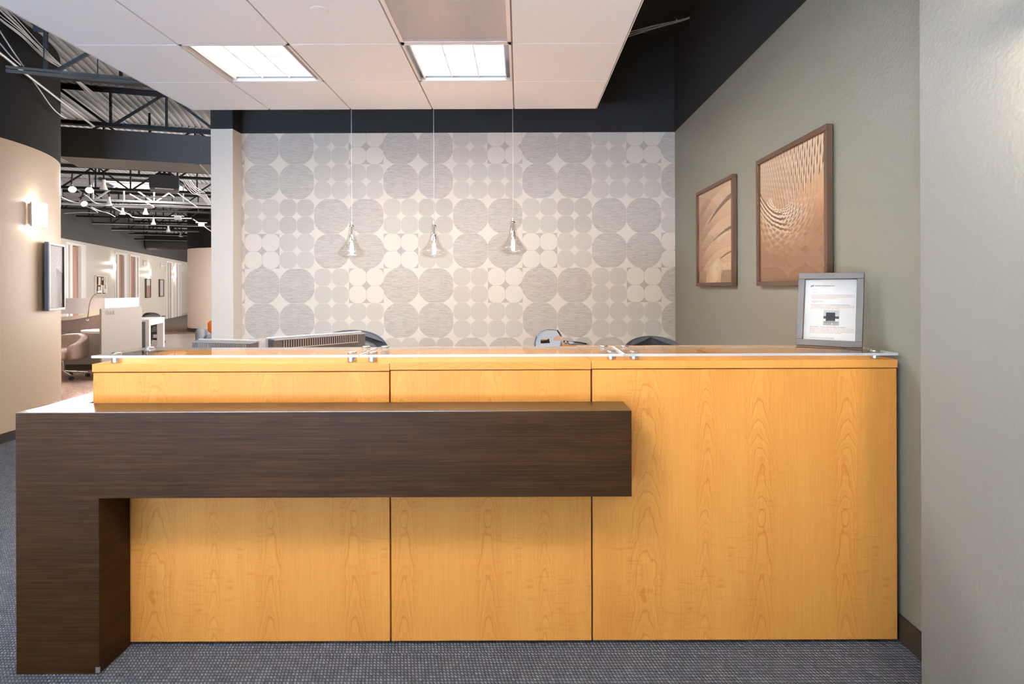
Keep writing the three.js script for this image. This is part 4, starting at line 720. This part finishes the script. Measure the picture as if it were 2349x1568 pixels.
{ // pin board with leaflets
  const p = onHall(230, 654, 0), t = thing('pin_board', 'brown pin board holding curled white leaflets on the hall wall', 'pin board', p, TURN + Math.PI / 2), w = 0.5, h = 0.29;
  const fr = (x0, x1, y0, y1) => rbx(x0, x1, y0, y1, -0.05, -0.002, 0.003);
  obj('frame', [fr(-w, w, -h, -h + 0.025), fr(-w, w, h - 0.025, h), fr(-w, -w + 0.025, -h, h), fr(w - 0.025, w, -h, h)], M.whitePaint, t);
  obj('cork', bx(-w + 0.025, w - 0.025, -h + 0.025, h - 0.025, -0.02, -0.002), M.cork, t);
  const r = rng(12);
  for (const [x, y, a, b] of [[-0.27, 0.13, 0.1, 0.12], [0.02, 0.2, 0.05, 0.04], [0.2, 0.14, 0.09, 0.13], [0.36, 0.08, 0.09, 0.17], [-0.32, -0.13, 0.08, 0.1], [-0.08, -0.1, 0.1, 0.13], [0.14, -0.12, 0.08, 0.12], [0.34, -0.14, 0.11, 0.12]]) {
    const g = new THREE.PlaneGeometry(a * 2, b * 2, 6, 1), q = g.attributes.position; for (let i = 0; i < q.count; i++) q.setZ(i, 0.022 + 0.04 * Math.pow(q.getX(i) / a, 2)); g.computeVertexNormals();
    obj('leaflet', g.rotateZ((r() - 0.5) * 0.5).translate(x, y, 0), S({ color: M.paperWhite.color, roughness: 0.8, side: THREE.DoubleSide }), t);
  }
}
// work booth with fabric screen
{
  const t = thing('work_booth', 'beige work booth with curved fabric screen, frosted glass and the word Think', 'office booth', V(0, 0, 0));
  const X0 = -7.75, X1 = -6.31, D = 10.05;
  const N = 28, topY = (s) => 0.885 + 0.115 * sst(0.12, 0.72, s);
  const wave = (d, ya, yb, th) => { // sheet following the curved top, given depth and thickness
    const pts = []; for (let i = 0; i <= N; i++) pts.push([X0 + (X1 - X0) * i / N, yb(i / N)]); for (let i = N; i >= 0; i--) pts.push([X0 + (X1 - X0) * i / N, ya(i / N)]);
    return new THREE.ExtrudeGeometry(new THREE.Shape(pts.map(([a, b]) => new THREE.Vector2(a, b))), { depth: th, bevelEnabled: false }).translate(0, 0, -d - th);
  };
  obj('fabric_screen', planar(wave(D, () => 0.64, (s) => topY(s) - 0.06, 0.05)), M.mauve, t);
  obj('trim_band', wave(D - 0.02, (s) => topY(s) - 0.06, topY, 0.09), M.boothTrim, t);
  obj('base_panel', [rbx(X0, -6.47, 0.09, 0.638, D + 0.0, D + 0.05, 0.003), rbx(-6.465, X1, 0.09, 0.638, D + 0.0, D + 0.05, 0.003)], M.boothPanel, t);
  obj('seam_strip', bx(-6.474, -6.458, 0.64, 0.93, D - 0.003, D), M.frameBrown, t);
  obj('kick_plate', bx(X0, X1, 0, 0.09, D + 0.01, D + 0.04), M.darkBase, t);
  const o = obj('power_outlet', rbx(-6.93, -6.79, 0.43, 0.57, D - 0.012, D, 0.003), M.frameSilver, t); obj('socket', rbx(-6.89, -6.83, 0.46, 0.54, D - 0.015, D - 0.012, 0.002), M.plasticBlack, o);
  // end panel carrying the word, running away from the desk
  const PX = -6.165, H = 1.052;
  obj('end_panel', rbx(PX - 0.03, PX, 0.01, H, 8.93, 9.89, 0.006), M.boothPanel, t);
  obj('frosted_glass', [rbx(X0, X1 - 0.12, 0.93, 1.19, D + 0.06, D + 0.07, 0.002)], M.frosted, t);
  obj('frosted_glass', [rbx(PX - 0.03, PX - 0.02, H, 1.203, 9.03, 9.84, 0.002)], M.frosted, t);
  // work surface with rounded tip
  const s = new THREE.Shape(); s.moveTo(-6.85, -9.55); s.bezierCurveTo(-6.85, -9.3, -6.5, -9.12, PX - 0.03, -9.12); s.lineTo(PX - 0.031, -9.88); s.bezierCurveTo(-6.5, -9.88, -6.85, -9.8, -6.85, -9.55);
  const g = new THREE.ExtrudeGeometry(s, { depth: 0.028, bevelEnabled: true, bevelThickness: 0.004, bevelSize: 0.004, bevelSegments: 2, curveSegments: 20 }); g.rotateX(Math.PI / 2).translate(0, 0.70, 0);
  obj('work_surface', g, M.whiteLam, t);
  const font = await new FontLoader().loadAsync('fonts/droid/droid_sans_regular.typeface.json');
  const tx = new TextGeometry('Think', { font, size: 0.062, depth: 0.002, curveSegments: 4 }); tx.rotateY(Math.PI / 2).translate(PX + 0.0005, 0.955, -9.01);
  // the word reads along the panel, away from the viewer
  obj('lettering', tx, S({ color: new THREE.Color(0.2, 0.17, 0.15), roughness: 0.6 }), t);
}
{ const p0 = at(201, 733, 10.02), p1 = at(228, 667, 9.75), t = thing('reading_lamp', 'thin gooseneck reading lamp rising from a round disc on the fabric screen', 'lamp', p0);
  const L = (px, py, d) => at(px, py, d).sub(p0);
  obj('base_disc', cyl(0.022, 0.022, 0.012, 24).rotateX(Math.PI / 2).translate(0, 0, 0), M.whiteMetal, t);
  obj('gooseneck', tube([new THREE.Vector3(0, 0, 0.006), L(203, 715, 9.96), L(205, 698, 9.92), L(211, 682, 9.85), L(219, 674, 9.8), L(226, 668, 9.76)], 0.007, 40, 8), M.brushed, t);
  obj('lamp_head', new THREE.SphereGeometry(0.02, 16, 10).scale(1.3, 0.6, 1).translate(...L(228, 667, 9.75).toArray()), M.whiteMetal, t); pointLight(0xffe2c0, 1.1, p1.clone().add(new THREE.Vector3(0, -0.03, 0)), 0.5); }
{ // tub chair on a swivel base
  const t = thing('tub_chair', 'mauve brown upholstered tub chair on chrome castors in the booth', 'armchair', V(-6.86, 0, 9.1), -0.25);
  // wrap-around back and arms: swept section, high at the back and sloping to the fronts of the arms
  const pos = [], idx = [], n = 40, sec = 14;
  for (let i = 0; i <= n; i++) {
    const a = Math.PI * (-0.06 + 1.12 * i / n), e = Math.abs(i / n - 0.5) * 2, top = 0.665 - 0.14 * Math.pow(e, 3.2) - 0.02 * e, th = 0.058, x = Math.cos(a) * 0.31, z = -Math.sin(a) * 0.27 + (e > 0.86 ? (e - 0.86) * 0.5 : 0) + 0.03;
    const nx = Math.cos(a), nz = -Math.sin(a);
    for (let j = 0; j <= sec; j++) { const q = j / sec * 2 * Math.PI, cx = Math.sign(Math.cos(q)) * Math.pow(Math.abs(Math.cos(q)), 0.55), sy = Math.sign(Math.sin(q)) * Math.pow(Math.abs(Math.sin(q)), 0.4); pos.push(x + nx * cx * th, (top + 0.30) / 2 + sy * (top - 0.30) / 2, z + nz * cx * th); }
  }
  for (let i = 0; i < n; i++) for (let j = 0; j < sec; j++) { const a = i * (sec + 1) + j, b = a + sec + 1; idx.push(a, b, a + 1, b, b + 1, a + 1); }
  for (const i of [0, n]) { const c = pos.length / 3; let m = [0, 0, 0]; for (let j = 0; j < sec; j++) for (let k = 0; k < 3; k++) m[k] += pos[(i * (sec + 1) + j) * 3 + k] / sec; pos.push(...m); for (let j = 0; j < sec; j++) { const a = i * (sec + 1) + j; i ? idx.push(c, a + 1, a) : idx.push(c, a, a + 1); } }
  const g = new THREE.BufferGeometry(); g.setAttribute('position', new THREE.Float32BufferAttribute(pos, 3)); g.setIndex(idx); g.computeVertexNormals();
  obj('backrest', planar(g), S({ ...{ map: M.tubFabric.map, roughness: 1 }, side: THREE.DoubleSide }), t);
  obj('seat', planar(new RoundedBoxGeometry(0.50, 0.15, 0.50, 5, 0.05).translate(0, 0.37, 0.06)), M.tubFabric, t);
  obj('column', move(cyl(0.028, 0.028, 0.2), 0, 0.2, 0), M.chrome, t);
  for (let i = 0; i < 5; i++) { const a = i * Math.PI * 0.4 + 0.35, e = new THREE.Vector3(Math.cos(a) * 0.30, 0.072, Math.sin(a) * 0.30); const s = obj('base_spoke', bar(new THREE.Vector3(0, 0.12, 0), e, 0.014, 10), M.chrome, t); obj('caster', move(cyl(0.026, 0.026, 0.045, 16).rotateZ(Math.PI / 2), e.x, 0.028, e.z), M.rubber, t); }
}
{ // white table, its grain with the building
  const p = at(342, 733, 12.74), t = thing('table', 'white square-edged table with slab legs beyond the booth', 'table', new THREE.Vector3(p.x, 0, p.z), TURN), H = 0.69, W = 1.5, L = 1.35, e = 0.13;
  obj('tabletop', rbx(-W, 0, H - 0.055, H, 0, L, 0.004), M.whiteLam, t);
  for (const [a, b] of [[-e, 0], [-W, -W + e]]) for (const [c, d] of [[0, e], [L - e, L]]) obj('leg', rbx(a, b, 0, H - 0.055, c, d, 0.004), M.whiteLam, t);
  obj('apron', [rbx(-0.03, -0.006, H - 0.13, H - 0.055, e, L - e, 0.003), rbx(-W + e, -e, H - 0.13, H - 0.055, 0.006, 0.03, 0.003)], M.whiteLam, t);
}
meshChair('black mesh-back chair behind the white table in the hall', at(345, 700, 14.7).setY(0), TURN + 0.1, 0.765, 0.2, 'chairs at the white hall table');
{ // dark folded stool standing between booth and table: tall slim black stand
  const p = at(327.5, 700, 11.6), t = thing('coat_stand', 'slim black upright stand between the booth panel and white table', 'stand', new THREE.Vector3(p.x, 0, p.z), 0);
  obj('post', move(cyl(0.016, 0.018, 0.70, 12), 0, 0.35, 0), M.plasticBlack, t); obj('base', move(cyl(0.1, 0.11, 0.02, 24), 0, 0.01, 0), M.plasticBlack, t); obj('bag', move(new RoundedBoxGeometry(0.034, 0.5, 0.12, 4, 0.015), 0.0, 0.46, 0), S({ color: new THREE.Color(0.01, 0.01, 0.014), roughness: 0.8 }), t); obj('buckle', rbx(-0.012, 0.012, 0.66, 0.68, -0.064, -0.058, 0.002), M.aluminium, t);
}
{ // grey armchair with its arm towards us
  const a = at(444, 770, 11), t = thing('armchair', 'pale grey upholstered armchair partly hidden by the wall pier', 'armchair', new THREE.Vector3(a.x, 0, a.z), 0.12);
  obj('arm', move(new RoundedBoxGeometry(0.16, 0.5, 0.74, 6, 0.075), 0.085, 0.37, -0.37), M.greyFabric, t);
  obj('arm', move(new RoundedBoxGeometry(0.16, 0.5, 0.74, 6, 0.075), 0.885, 0.37, -0.37), M.greyFabric, t);
  obj('back', move(new RoundedBoxGeometry(0.94, 0.56, 0.17, 6, 0.08), 0.485, 0.40, -0.76), M.greyFabric, t);
  obj('seat_cushion', move(new RoundedBoxGeometry(0.63, 0.2, 0.66, 6, 0.07), 0.485, 0.405, -0.33), M.greyFabric, t);
  obj('base', rbx(0.06, 0.91, 0.12, 0.30, 0.04, 0.8, 0.01), M.greyFabric, t);
  for (const x of [0.1, 0.87]) for (const d of [0.1, 0.74]) obj('leg', move(cyl(0.02, 0.014, 0.12, 12), x, 0.06, -d), M.darkBase, t);
  const c = thing('cushion', 'shaggy orange cushion on the pale grey armchair', 'cushion', new THREE.Vector3(a.x + 0.33, 0.512, a.z - 0.2), 0.3);
  const g = new THREE.SphereGeometry(0.2, 40, 28), p = g.attributes.position; for (let i = 0; i < p.count; i++) { let x = p.getX(i), y = p.getY(i), z = p.getZ(i); const q = (v) => Math.sign(v) * Math.pow(Math.abs(v) / 0.2, 0.6) * 0.2, b = 1 + 0.10 * (hash(i, 3, 5) - 0.5); p.setXYZ(i, q(x) * b * 0.8, q(y) * b * 0.62 + 0.124, z * 0.4 * b); } g.computeVertexNormals();
  obj('cover', g, M.orange, c);
}
scene.traverse((o) => { if (o.isMesh) { o.castShadow = true; o.receiveShadow = true; } });
renderer.render(scene, camera);
